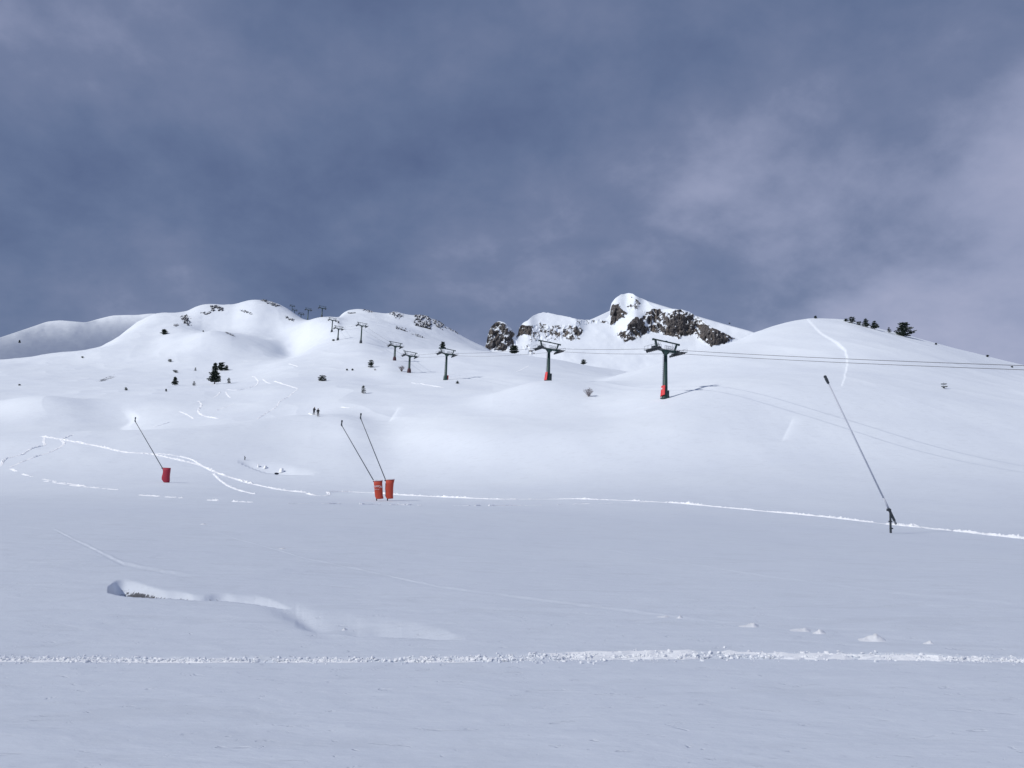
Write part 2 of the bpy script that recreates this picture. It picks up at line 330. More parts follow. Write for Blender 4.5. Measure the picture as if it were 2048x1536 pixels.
uf = (np.arange(-60, 2110, 2.0) - 1024) / F
UC = np.concatenate([np.arange(-500, -60, 10.0), np.arange(-60, 2110, 2.0), np.arange(2110, 2551, 10.0)])
UC = (UC - 1024) / F; NC = len(UC)
Tk = np.zeros((K, NC)); Dk = np.zeros((K, NC))
for i, (pts, d0) in enumerate(LN):
    if isinstance(pts, str):
        Dk[i] = d0; Tk[i] = float(pts[4:]) / d0; continue
    px = np.array([p[0] for p in pts], float); py = np.array([p[1] for p in pts], float)
    dd = np.array([p[2] if len(p) > 2 else d0 for p in pts], float)
    u, t = conv(px, py)
    Tk[i] = pchip(u, t, UC); Dk[i] = np.exp(pchip(u, np.log(dd), UC))
    Tk[i] = gauss(Tk[i], 3.0 if i in (11, 17, 13) else (4.0 if i > 13 else 9.0), 0); Dk[i] = gauss(Dk[i], 14, 0)
nrow = [46, 210, 200, 90, 60, 50, 60, 60, 55, 55, 60, 55, 50, 50, 50, 60, 60, 26, 14, 10, 6]
tau = np.concatenate([np.arange(n) / n + i for i, n in enumerate(nrow)] + [[K - 1.0]])
ks = np.arange(K, dtype=float)
Dg = np.exp(pchip(ks, np.log(Dk), tau))
Tz = pchip(ks, Tk, tau)
Zz = pchip(ks, Tk * Dk, tau)
w = smooth((tau - 3.0) / 2.0)[:, None]
Zg = (1 - w) * Zz + w * Tz * Dg
# soften along the view so that no crease shows, less near the skyline ridges
Tg = Zg / Dg
sm = gauss(Tg[556:], 6, 0); Tg[556:] = 0.75 * sm + 0.25 * Tg[556:]
Zg = Tg * Dg
Ug = np.broadcast_to(UC, Dg.shape)
PXg, PYg = proj(Ug, Tg)
VX = 1024 + F * Ug               # level pixel column
Xg = Ug * Dg
# gentle natural relief
def band(d, a, b): return smooth((d - a) / (b - a))
Zg = Zg + 0.75 * band(Dg, 70, 200) * fbm(Xg / 42, Dg / 46, 1.5, 4)
Zg = Zg - 0.9 * band(Dg, 110, 260) * (1 - band(Dg, 900, 1300)) * np.abs(fbm(Xg / 34 + Dg / 90, Dg / 60, 9.5, 3)) ** 0.8
Zg = Zg + 2.4 * band(Dg, 400, 900) * fbm(Xg / 66, Dg / 80, 5.5, 5, 0.52)
Zg = Zg + 0.17 * band(Dg, 12, 60) * fbm(Xg / 13, Dg / 17, 2.5, 3)
Zg = Zg + 0.045 * band(Dg, 3, 12) * fbm(Xg / 3.2, Dg / 4.2, 4.5, 3)
near = 1 - band(Dg, 20, 60)
rid = np.abs(fbm(Xg * 0.55 + Dg * 0.35, Dg * 1.6, 7.5, 4))
Zg = Zg - 0.022 * near * rid - 0.006 * near * fbm(Xg * 3.0, Dg * 5.0, 3.5, 3)
dark_bank = np.zeros_like(Zg)
PXg, PYg = proj(Ug, Zg / Dg)
# --- wind-blown scarp on the dome (surface left of it is scooped out)
sc_y = np.array([630, 637, 652, 665, 685, 700, 716, 750, 775, 800]); sc_x = np.array([1600, 1612, 1628, 1640, 1675, 1690, 1695, 1690, 1682, 1672])
xs = np.interp(PYg, sc_y, sc_x) + 3 * fbm(PYg / 9, 0 * PYg, 3.3, 3)
amp = np.interp(PYg, [630, 640, 690, 740, 795], [0.0, 0.28, 0.5, 0.42, 0.0]) * ((tau >= 7.9) & (tau <= 11.0))[:, None] * smooth((11.0 - tau) / 0.12)[:, None]
dist = (xs - PXg) * Dg / F
Zg = Zg - np.where(dist > 0, amp * np.exp(-np.maximum(dist, 0) / 13.0), 0)
# --- dim hollow at the left: bank sloping away from the sun, with a sharp lit edge
tb = tau[:, None]
bx = np.exp(-((VX - 70) / 110) ** 2) * np.exp(-((tb - 9.6) / 0.55) ** 2)
Zg = Zg + 5.0 * bx
cut = smooth((272 + 9 * np.sin(tb * 9) - VX) / 26) * np.exp(-((272 - VX).clip(0) / 60)) * np.exp(-((tb - 9.15) / 0.35) ** 2)
Zg = Zg - 1.3 * cut
# --- short lit banks on the slopes
def bank(x0, y0, x1, y1, A, L, t0, t1):
    global Zg
    yy = (PYg - y0) / (y1 - y0); xx = x0 + (x1 - x0) * yy
    m = ((tau >= t0) & (tau <= t1))[:, None] * np.clip(np.minimum(yy, 1 - yy) * 5, 0, 1)
    ds = (xx - PXg) * Dg / F
    Zg = Zg - A * m * np.where(ds > 0, np.exp(-np.abs(ds) / L), np.exp(-np.abs(ds) / (0.12 * L)))
bank(797, 812, 775, 845, 0.4, 6, 7.0, 9.3)
bank(1586, 832, 1560, 885, 0.35, 7, 6.2, 8.4)
# --- hollows with a sharp near lip: stream trench in the foreground
def col_d(vx, py, t0, t1):       # distance where the unmodified ground shows at photo height py, per column
    r0 = np.searchsorted(tau, t0); r1 = np.searchsorted(tau, t1)
    out = np.zeros(NC)
    for j in range(NC):
        c = PY0[r0:r1, j]; out[j] = np.interp(-py[j], -c, Dg[r0:r1, j])
    return out
PY0 = PYg.copy()
PXc = 1024 + F * UC
def trench(xs_, lip, top, dep, t0=1.3, t1=3.2, dark_bank_m=None):
    global Zg, dark_bank
    m = (PXc >= xs_[0]) & (PXc <= xs_[-1])
    yl = np.interp(PXc, xs_, lip); yt = np.interp(PXc, xs_, top); dp = np.interp(PXc, xs_, dep)
    dp = dp * (1 + 0.22 * vnoise(PXc / 60, PXc * 0, 2.2))
    yl = yl + 1.5 * fbm(PXc / 40, PXc * 0, 5.2, 2); yt = np.minimum(yt + 3.0 * fbm(PXc / 45, PXc * 0, 9.2, 2), yl - 1)
    yl = gauss(yl, 4, 0); yt = gauss(yt, 4, 0); dp = gauss(dp, 3, 0)
    dl = col_d(PXc, yl, t0, t1); dt = col_d(PXc, yt, t0, t1)
    s = (Dg - dl) / np.maximum(dt - dl, 0.05)
    prof = np.where(s < 0, 0, np.where(s < 0.12, smooth(s / 0.12), 1 - smooth((s - 0.22) / 1.0)))
    prof = prof * m
    Zg = Zg - dp * prof
    if dark_bank_m is not None:
        sv = np.interp(PXc, xs_, dark_bank_m)
        dark_bank = np.maximum(dark_bank, np.where((s > 0.08) & (s < 0.95), sv * smooth((1.0 - s) / 0.14), 0) * m)
trench([232, 240, 262, 300, 340, 400, 450, 520, 560, 590], [1184, 1188, 1192, 1194, 1196, 1200, 1202, 1208, 1212, 1214],
       [1178, 1166, 1163, 1172, 1184, 1189, 1190, 1192, 1203, 1213], [0, .50, .62, .50, .36, .34, .28, .20, .07, 0], dark_bank_m=[0, .0, .62, .92, .58, .70, .40, .0, 0, 0])  # dark grass patch, then a dark grey band along the far bank
trench([600, 640, 690, 722, 780, 880, 930], [1256, 1261, 1266, 1273, 1275, 1279, 1280], [1225, 1225, 1228, 1236, 1240, 1255, 1276], [0, .04, .09, .15, .12, .05, 0])
_d1 = col_d(PXc, np.interp(PXc, [520, 600, 640, 700], [1206, 1226, 1246, 1262]), 1.3, 3.2)
Zg = Zg - 0.075 * np.exp(-((Dg - _d1) / 0.75) ** 2) * np.exp(-((PXc - 612) / 55.0) ** 2)
# small stream hole by the hill foot
trench([480, 500, 530, 560, 600, 640], [925, 932, 944, 949, 950, 948], [920, 922, 926, 930, 938, 947], [0, .8, 1.3, 1.2, .6, 0], t0=5.3, t1=7.0, dark_bank_m=[0, 0, .25, .25, 0, 0])
# --- old, half-filled tracks as shallow dents
def dent(pts, A, wd, t0=1.0, t1=6.5):
    global Zg
    px = np.array([p[0] for p in pts], float); py = np.array([p[1] for p in pts], float)
    yy = np.interp(PXc, px, py) + 1.2 * fbm(PXc / 30, PXc * 0, A * 90, 3)
    d = col_d(PXc, yy, t0, t1); m = smooth((PXc - px[0]) / 60) * smooth((px[-1] - PXc) / 60)
    x = (Dg - d) / wd
    Zg = Zg + A * m * (1.0 * np.exp(-((x - 1.3) ** 2) * 2) - np.exp(-x * x * 2)) * (0.7 + 0.6 * fbm(Xg * 1.2, Dg * 1.2, 8.1, 2))
dent([(330, 1030), (480, 1078), (620, 1118), (900, 1178), (1150, 1210), (1420, 1245), (1900, 1290)], 0.010, 0.16)
dent([(1150, 1090), (1500, 1150), (1760, 1185), (2060, 1215)], 0.008, 0.25)
dent([(0, 1050), (120, 1060), (260, 1130), (420, 1160)], 0.015, 0.35)

dent([(-60, 1315), (300, 1318), (850, 1317), (1000, 1314), (1150, 1309), (1400, 1306), (1700, 1309), (2100, 1317)], 0.022, 0.045)
dent([(-60, 1321), (300, 1324), (850, 1323), (1000, 1322), (1150, 1318), (1400, 1316), (1700, 1317), (2100, 1324)], 0.022, 0.045)
# --- full ring: the part outside the photo closes round behind the camera
NB = 90
a1 = math.atan(UC[-1]); a0 = math.atan(UC[0]) + 2 * math.pi
ang = a1 + (a0 - a1) * (np.arange(1, NB + 1) / (NB + 1.0))
s = smooth((ang - a1) / (a0 - a1))[None, :]
r1 = np.hypot(Dg[:, -1], Dg[:, -1] * UC[-1])[:, None]; r0 = np.hypot(Dg[:, 0], Dg[:, 0] * UC[0])[:, None]
rr = r1 * (1 - s) + r0 * s
Zb = Zg[:, -1:] * (1 - s) + Zg[:, :1] * s
Zb = Zb + 6 * band(rr, 60, 200) * fbm(np.sin(ang) * rr / 90, np.cos(ang) * rr / 90, 2.2, 3) * np.sin(np.pi * s)
XA = np.concatenate([Xg, np.sin(ang)[None] * rr], 1); YA = np.concatenate([Dg, np.cos(ang)[None] * rr], 1)
ZA = np.concatenate([Zg, Zb], 1); SA = np.concatenate([dark_bank, np.zeros_like(Zb)], 1)
# close the disc under the camera
XA = np.concatenate([XA[:1] * 0, XA]); YA = np.concatenate([YA[:1] * 0, YA]); ZA = np.concatenate([ZA[:1] * 0 - 1.6, ZA]); SA = np.concatenate([SA[:1], SA])
ground = grid_mesh('snow_ground', XA, YA, ZA, M_SNOW, attrs={'dark_bank': SA}, wrap=True)
TG = Zg / Dg
print('ground verts', XA.size)

def at(px, py, dmin=0.0):        # world point where the photo's pixel meets the snow
    u, t = conv(px, py); u = float(u); t = float(t)
    j = min(max(np.searchsorted(UC, u) - 1, 0), NC - 2); f = (u - UC[j]) / (UC[j + 1] - UC[j])
    tcol = TG[:, j] * (1 - f) + TG[:, j + 1] * f; dcol = Dg[:, j] * (1 - f) + Dg[:, j + 1] * f
    ok = np.where((tcol[1:] >= t) & (dcol[1:] > dmin))[0]
    if len(ok) == 0:
        i = int(np.argmax(np.where((dcol > dmin) & (dcol < 1300), tcol, -9))); return Vector((u * dcol[i], dcol[i], tcol[i] * dcol[i]))
    i = ok[0] + 1; a, b = tcol[i - 1], tcol[i]
    g = 1.0 if b <= a or a > t else (t - a) / (b - a)
    d = dcol[i - 1] * (1 - g) + dcol[i] * g
    return Vector((u * d, d, (tcol[i - 1] * dcol[i - 1]) * (1 - g) + tcol[i] * dcol[i] * g))
def gz(x, y):                    # snow height under a world point
    u = x / y; j = min(max(np.searchsorted(UC, u) - 1, 0), NC - 2); f = (u - UC[j]) / (UC[j + 1] - UC[j])
    dcol = Dg[:, j] * (1 - f) + Dg[:, j + 1] * f; zcol = Zg[:, j] * (1 - f) + Zg[:, j + 1] * f
    return float(np.interp(y, dcol, zcol))

# ------------------------------------------------------------------ distant mountains
def inpoly(px, py, poly):
    ins = np.zeros(px.shape, bool); n = len(poly)
    for i in range(n):
        x1, y1 = poly[i]; x2, y2 = poly[(i + 1) % n]
        c = ((y1 > py) != (y2 > py)) & (px < (x2 - x1) * (py - y1) / (y2 - y1 + 1e-12) + x1)
        ins ^= c
    return ins
def ridge_sheet(name, sky, foot, d0, slope, xs, rows, back, rocks=(), jit=0.0, namp=0.0, nsc=60, seed=1.0):
    """mountain side from foot to skyline: gentle where snow lies, steep where rock shows; then a back slope"""
    cx_ = np.arange(xs[0], xs[1], xs[2])
    skx = np.array([p[0] for p in sky], float); sky_ = np.array([p[1] for p in sky], float)
    ys = np.interp(cx_, skx, sky_); ys = gauss(ys, 1.2 / xs[2] * (0.8 if rocks else 4), 0)
    if jit: ys = ys + jit * fbm(cx_ / 6, cx_ * 0, seed, 4)
    yf = np.interp(cx_, [p[0] for p in foot], [p[1] for p in foot])
    tt = np.linspace(0, 1, rows)[:, None]
    PY = yf[None] * (1 - tt) + ys[None] * tt; PX = np.broadcast_to(cx_, PY.shape)
    rock = np.zeros(PY.shape)
    wx = PX + 5.0 * fbm(PX / 9, PY / 9, 3.1, 4, 0.65); wy = PY + 5.0 * fbm(PX / 9, PY / 9, 6.1, 4, 0.65)
    for dens, poly in rocks:
        rock = np.maximum(rock, inpoly(wx, wy, poly) * dens)
    rock = gauss(gauss(rock, 1.0 / xs[2], 1), 1.0, 0)
    D = d0 + slope * (yf.max() - PY)
    if rocks:                    # rock bands are steep: less depth per metre of height there
        gy = np.arange(570, 800, 1.0); gx, gyy = np.meshgrid(cx_, gy)
        rg = np.zeros(gx.shape)
        for dens, poly in rocks: rg = np.maximum(rg, inpoly(gx, gyy, poly) * dens)
        rg = gauss(gauss(rg, 1.5 / xs[2], 1), 1.5, 0)
        cs = np.cumsum(rg[::-1], 0)[::-1] * (slope - 0.2)
        cs = gauss(gauss(cs, 7 / xs[2], 1), 2.0, 0)
        for j in range(len(cx_)): D[:, j] -= np.interp(PY[:, j], gy, cs[:, j])
    u, t = conv(PX, PY)
    crag = np.abs(fbm(PX / 11, PY / 16, 2.2 + seed, 5)) * 15 - 3 + 5 * fbm(PX / 4, PY / 5, 8.2, 3)
    D = D + rock * crag + namp * fbm(PX / nsc, PY / nsc * 1.6, seed, 4)
    X = u * D; Z = t * D; Y = D
    # back side
    nb = 14; bk = np.linspace(0, 1, nb + 1)[1:, None]
    Yb = Y[-1:] + back[0] * bk; Xb = X[-1:] + 0 * bk; Zb_ = Z[-1:] - back[1] * bk ** 1.3
    X = np.concatenate([X, Xb]); Y = np.concatenate([Y, Yb]); Z = np.concatenate([Z, Zb_]); rk = np.concatenate([rock, rock[-1:] * (1 - bk) * 0.5])
    return grid_mesh(name, X, Y, Z, M_RM, attrs={'rock': rk})

RK = [
 (.76, [(966, 704), (971, 672), (980, 652), (993, 645), (1010, 646), (1022, 660), (1027, 680), (1026, 695), (1012, 702), (995, 700)]),
 (.45, [(1010, 645), (1030, 665), (1034, 690), (1022, 692)]),
 (.90, [(1034, 676), (1037, 656), (1046, 648), (1058, 650), (1064, 662), (1064, 676), (1058, 672), (1049, 664)]),
 (.62, [(1075, 643), (1082, 645), (1090, 659), (1083, 657)]),
 (.42, [(1060, 650), (1100, 655), (1096, 668), (1068, 668)]),
 (.60, [(1092, 662), (1112, 656), (1132, 657), (1144, 668), (1152, 683), (1136, 680), (1120, 668), (1100, 672)]),
 (.66, [(1144, 657), (1156, 647), (1166, 660), (1162, 672), (1148, 670)]),
 (.42, [(1085, 672), (1105, 675), (1100, 684), (1082, 682)]),
 (1.0, [(1220, 648), (1220, 622), (1226, 610), (1238, 608), (1247, 620), (1255, 629), (1250, 634), (1236, 640), (1224, 648)]),
 (.66, [(1251, 612), (1258, 606), (1266, 612), (1274, 596), (1281, 606), (1274, 620), (1260, 621)]),
 (.55, [(1259, 589), (1266, 589), (1274, 597), (1268, 599)]),
 (.95, [(1256, 652), (1262, 640), (1273, 634), (1287, 637), (1286, 658), (1270, 672), (1263, 664)]),
 (.80, [(1241, 667), (1248, 664), (1258, 672), (1268, 674), (1252, 685), (1243, 680)]),
 (.50, [(1225, 672), (1246, 656), (1252, 662), (1240, 672)]),
 (.80, [(1285, 660), (1296, 642), (1295, 626), (1302, 618), (1322, 618), (1328, 632), (1322, 638), (1310, 641), (1323, 652), (1320, 659), (1298, 662)]),
 (.86, [(1325, 670), (1325, 650), (1336, 640), (1334, 630), (1345, 621), (1362, 621), (1378, 627), (1392, 646), (1391, 660), (1372, 669), (1360, 675), (1340, 673)]),
 (.50, [(1378, 625), (1398, 636), (1402, 650), (1390, 648)]),
 (.86, [(1396, 654), (1406, 645), (1415, 654), (1426, 654), (1446, 664), (1470, 676), (1452, 686), (1422, 694), (1408, 685), (1400, 674)]),
 (.58, [(1286, 622), (1400, 624), (1412, 650), (1400, 668), (1370, 674), (1300, 662)]),
 (.62, [(1236, 676), (1262, 642), (1300, 630), (1300, 664), (1262, 682)]),
 (.50, [(1390, 640), (1420, 652), (1420, 684), (1392, 672)]),
 (.40, [(1040, 650), (1150, 650), (1160, 680), (1060, 682)]),
 (.45, [(1150, 640), (1215, 640), (1215, 646), (1150, 648)]),
 (.50, [(1060, 700), (1072, 698), (1070, 708), (1056, 708)]),
 (.45, [(1045, 690), (1062, 686), (1062, 698), (1048, 700)]),
]
SKY_E = [(940, 712), (962, 706), (972, 690), (976, 668), (981, 655), (990, 645), (1000, 642), (1010, 646), (1022, 656), (1030, 668), (1035, 672), (1038, 656), (1046, 646), (1055, 641), (1066, 632), (1078, 626), (1090, 624.5), (1108, 628), (1130, 632.5), (1160, 639), (1185, 640), (1208, 638), (1217, 634), (1220, 625), (1222, 608), (1230, 597), (1242, 589), (1257, 586), (1266, 588), (1280, 596), (1292, 600), (1304, 611), (1316, 617), (1345, 618), (1364, 619), (1378, 623), (1392, 632), (1410, 644), (1424, 655), (1450, 666), (1472, 677), (1500, 690), (1560, 720)]
ridge_sheet('rocky_mountain', SKY_E, [(940, 735), (1000, 735), (1100, 748), (1250, 775), (1330, 780), (1560, 790)], 1290, 1.7, (940, 1560, 0.75), 190, (260, 150), RK, jit=1.0, namp=7, nsc=60)
ridge_sheet('snow_ridge', [(1180, 640), (1240, 612), (1290, 600), (1304, 605), (1350, 619), (1400, 634), (1450, 648.5), (1500, 662), (1560, 684), (1650, 720)], [(1180, 740), (1650, 800)], 1950, 4.0, (1180, 1650, 3), 60, (500, 200), namp=14, nsc=50, seed=4.0)
ridge_sheet('distant_mountain', [(-560, 760), (-200, 720), (-60, 692), (0, 675), (60, 655), (95, 643), (120, 640.5), (150, 643), (172, 645), (200, 637), (225, 631), (250, 630), (275, 630), (300, 627), (345, 628), (400, 640), (480, 670)], [(-560, 800), (480, 760)], 1500, 5.0, (-560, 480, 3), 90, (700, 260), namp=28, nsc=52, seed=2.0)

# ================================================================== objects
class MB:
    def __init__(s): s.v = []; s.f = []
    def add(s, vs, fs):
        o = len(s.v); s.v += [tuple(v) for v in vs]; s.f += [tuple(i + o for i in f) for f in fs]; return s
    def box(s, c, d, rot=None):
        vs = []
        for sx in (-1, 1):
            for sy in (-1, 1):
                for sz in (-1, 1):
                    v = Vector((sx * d[0] / 2, sy * d[1] / 2, sz * d[2] / 2))
                    if rot is not None: v = rot @ v
                    vs.append(v + Vector(c))
        return s.add(vs, [(0, 1, 3, 2), (4, 6, 7, 5), (0, 4, 5, 1), (2, 3, 7, 6), (0, 2, 6, 4), (1, 5, 7, 3)])
    def tube(s, pts, rad, n=8, cap=True):
        pts = [Vector(p) for p in pts]
        if isinstance(rad, (int, float)): rad = [rad] * len(pts)
        rings = []; vs = []
        up = Vector((0, 0, 1)); d0 = (pts[-1] - pts[0]).normalized()
        if abs(d0.dot(up)) > 0.9: up = Vector((0, 1, 0))
        for i, p in enumerate(pts):
            d = (pts[min(i + 1, len(pts) - 1)] - pts[max(i - 1, 0)]).normalized()
            a = d.cross(up).normalized(); b = a.cross(d)
            for k_ in range(n):
                an = 2 * math.pi * (k_ + 0.5) / n
                vs.append(p + (a * math.cos(an) + b * math.sin(an)) * rad[i])
        fs = []
        for i in range(len(pts) - 1):
            for k_ in range(n):
                k2 = (k_ + 1) % n; fs.append((i * n + k_, i * n + k2, (i + 1) * n + k2, (i + 1) * n + k_))
        if cap: fs.append(tuple(range(n))[::-1]); fs.append(tuple(range((len(pts) - 1) * n, len(pts) * n)))
        return s.add(vs, fs)
    def bar(s, a, b, w, h):       # rectangular bar from a to b
        a = Vector(a); b = Vector(b); d = (b - a); L = d.length
        q = d.to_track_quat('X', 'Z').to_matrix()
        return s.box((a + b) / 2, (L, w, h), q)
    def wheel(s, c, r, w, axis=(1, 0, 0), n=14):
        ax = Vector(axis).normalized() * (w / 2); c = Vector(c)
        s.tube([c - ax, c - ax * 0.4, c + ax * 0.4, c + ax], [r, r * 0.86, r * 0.86, r], n)
        return s
    def build(s, name, m, parent=None, smooth_=False):
        me = bpy.data.meshes.new(name); me.from_pydata([tuple(v) for v in s.v], [], s.f); me.validate()
        bm = bmesh.new(); bm.from_mesh(me); bmesh.ops.recalc_face_normals(bm, faces=bm.faces); bm.to_mesh(me); bm.free()
        if smooth_:
            for p in me.polygons: p.use_smooth = True
        me.materials.append(m)
        o = bpy.data.objects.new(name, me); COL.objects.link(o)
        if parent is not None: o.parent = parent
        return o
def tag(o, label, cat, group=None, kind=None):
    o['label'] = label; o['category'] = cat
    if group: o['group'] = group
    if kind: o['kind'] = kind
    return o
def empty(name, loc, rz=0.0):
    o = bpy.data.objects.new(name, None); COL.objects.link(o); o.location = loc; o.rotation_euler = (0, 0, rz)
    o.empty_display_size = 0.5; return o
def copy_tree(o, parent=None):
    c = o.copy(); COL.objects.link(c)
    if parent is not None: c.parent = parent
    for ch in list(o.children): copy_tree(ch, c)
    return c

# ------------------------------------------------------------------ chairlift
PYL = [  # photo x of the base, photo y of the base (None = behind the hill), photo y of the top beam, photo width of the top beam
 (1330, 797, 681, 61), (1096, 758, 683, 47), (891, 760, 697, 33), (818, 745.5, 703, 27), (789, 721, 684, 25.5), (721.5, 686.5, 645, 19.5),
 (675.5, 680.5, 652, 17), (663.5, 664, 635.5, 15.5), (643.5, 633, 612, 14), (615, None, 616, 12), (601, None, 625, 10.3), (584.5, None, 617, 9), (577, None, 608, 8.7)]
dist_ = [182, 236, 347, 411, 444, 584, 653, 716, 805, 925, 1057, 1230, 1330]
HEADH = 2.12                      # sheave level to top beam
def head_parts(root):            # everything above the pole, origin at the pole top; X across the line, Y along it
    out = []
    b = MB(); b.bar((-3.0, 0, 0.28), (-0.5, 0, 0.10), 0.42, 0.50); b.bar((3.0, 0, 0.28), (0.5, 0, 0.10), 0.42, 0.50)
    b.box((0, 0, 0.02), (1.25, 0.55, 0.62)); b.tube([(0, 0, -0.7), (0, 0, -0.2)], [0.36, 0.52], 10)
    b.bar((-0.9, 0, -0.15), (-0.25, 0, -0.75), 0.2, 0.16); b.bar((0.9, 0, -0.15), (0.25, 0, -0.75), 0.2, 0.16)
    out.append(b.build('crossarm', M_GREEN, root))
    b = MB(); b.bar((-3.35, 0, 2.0), (3.35, 0, 2.0), 0.26, 0.24); b.box((-3.3, 0, 1.93), (0.28, 0.34, 0.40)); b.box((3.3, 0, 1.93), (0.28, 0.34, 0.40))
    for sx in (-1, 1):
        b.bar((sx * 2.25, 0, 0.35), (sx * 2.75, 0, 1.92), 0.34, 0.32)
    b.box((0.1, 0, 2.15), (0.4, 0.2, 0.14))
    out.append(b.build('lifting_frame', M_GREEN, root))
    b = MB()                      # catwalk with light guard rails
    b.box((0, 0.62, 0.42), (5.2, 0.5, 0.06))
    for y in (0.38, 0.86):
        for z in (0.9, 1.35): b.tube([(-2.3, y, z), (-0.85, y, z)], 0.028, 5); b.tube([(0.35, y, z), (2.2, y, z)], 0.028, 5)
        for x in (-2.3, -1.9, -1.4, -0.85, 0.35, 0.9, 1.45, 2.2): b.tube([(x, y, 0.42), (x, y, 1.37)], 0.028, 5)
    for x in (-2.3, -1.4, 0.35, 1.45): b.tube([(x, 0.38, 1.35), (x, 0.86, 1.35)], 0.028, 5)
    for x0, x1 in ((-2.35, -1.7), (-1.7, -1.9), (1.7, 2.0), (2.4, 1.8), (-1.2, -1.6)): b.tube([(x0, 0.1, 1.9), (x1, 0.3, 0.5)], 0.025, 5)
    out.append(b.build('guard_rail', M_STEEL, root))
    for sx in (-1, 1):
        x = sx * 2.95
        b = MB(); L = 2.45
        b.box((x, 0, 0.02), (0.32, 3.0, 0.30)); b.box((x + sx * 0.12, 0, -0.20), (0.2, 2 * L, 0.30)); b.box((x, 0, 0.26), (0.7, 0.8, 0.6))
        for q in (-1, 1): b.box((x, q * 1.35, -0.12), (0.42, 0.8, 0.50))
        b.box((x + sx * 0.42, 0, -0.02), (0.5, 2 * L + 0.3, 0.06))
        for q in np.linspace(-L, L, 5): b.tube([(x + sx * 0.66, q, 0), (x + sx * 0.66, q, 0.75)], 0.026, 5)
        b.tube([(x + sx * 0.66, -L, 0.75), (x + sx * 0.66, L, 0.75)], 0.026, 5)
        tr = b.build('sheave_train', M_DARKST, root)
        wb = MB()
        for q in np.linspace(-L * 0.93, L * 0.93, 8): wb.wheel((x, q, -0.27), 0.27, 0.12)
        wb.build('sheave_wheel_row', M_RUBBER, tr, True)
        out.append(tr)
    return out
def pole_mesh(h):
    b = MB(); b.tube([(0, 0, -2.5), (0, 0, 0.4), (0, 0, 1.3), (0, 0, h)], [0.74, 0.72, 0.56, 0.37], 14)
    b.box((0, 0, 0.05), (1.5, 1.5, 0.25))
    return b
def ladder_mesh(h):
    b = MB(); x0, x1 = -0.66, -0.50
    for y in (-0.22, 0.22): b.tube([(x0, y, 0.8), (x1, y, h - 0.2)], 0.03, 5)
    n = int((h - 1.2) / 0.42)
    for i in range(n):
        z = 1.0 + i * 0.42; x = x0 + (x1 - x0) * z / h
        b.tube([(x, -0.22, z), (x, 0.22, z)], 0.024, 5); b.box((x - 0.08, 0, z), (0.16, 0.12, 0.05))
    return b
proto_parts = None; cabA = []; cabB = []
lineang = math.atan2(0.31, 0.95) + R(9)
labels = ['nearest and tallest dark green chairlift pylon, bright red pad on its left', 'green chairlift pylon with red covers at its foot standing on the middle mound',
 'green chairlift pylon before the ridge pine, small red patch at its foot', 'low chairlift pylon with a maroon foot beside the bare round bush',
 'chairlift pylon with a dark tapered foot just above the bare round bush', 'slim tall chairlift pylon standing alone below the rocky snow knoll',
 'short chairlift pylon with a small dark bush at its left foot', 'chairlift pylon standing directly above the one with the dark bush at its foot',
 'rightmost chairlift pylon standing against the sky on the saddle', 'chairlift pylon on the saddle skyline, second from its right end', 'chairlift pylon on the skyline with only its short neck and head above the snow',
 'chairlift pylon low against the rocky summit slope, lower one of the two', 'uppermost and farthest chairlift pylon beside the rocky summit slope']
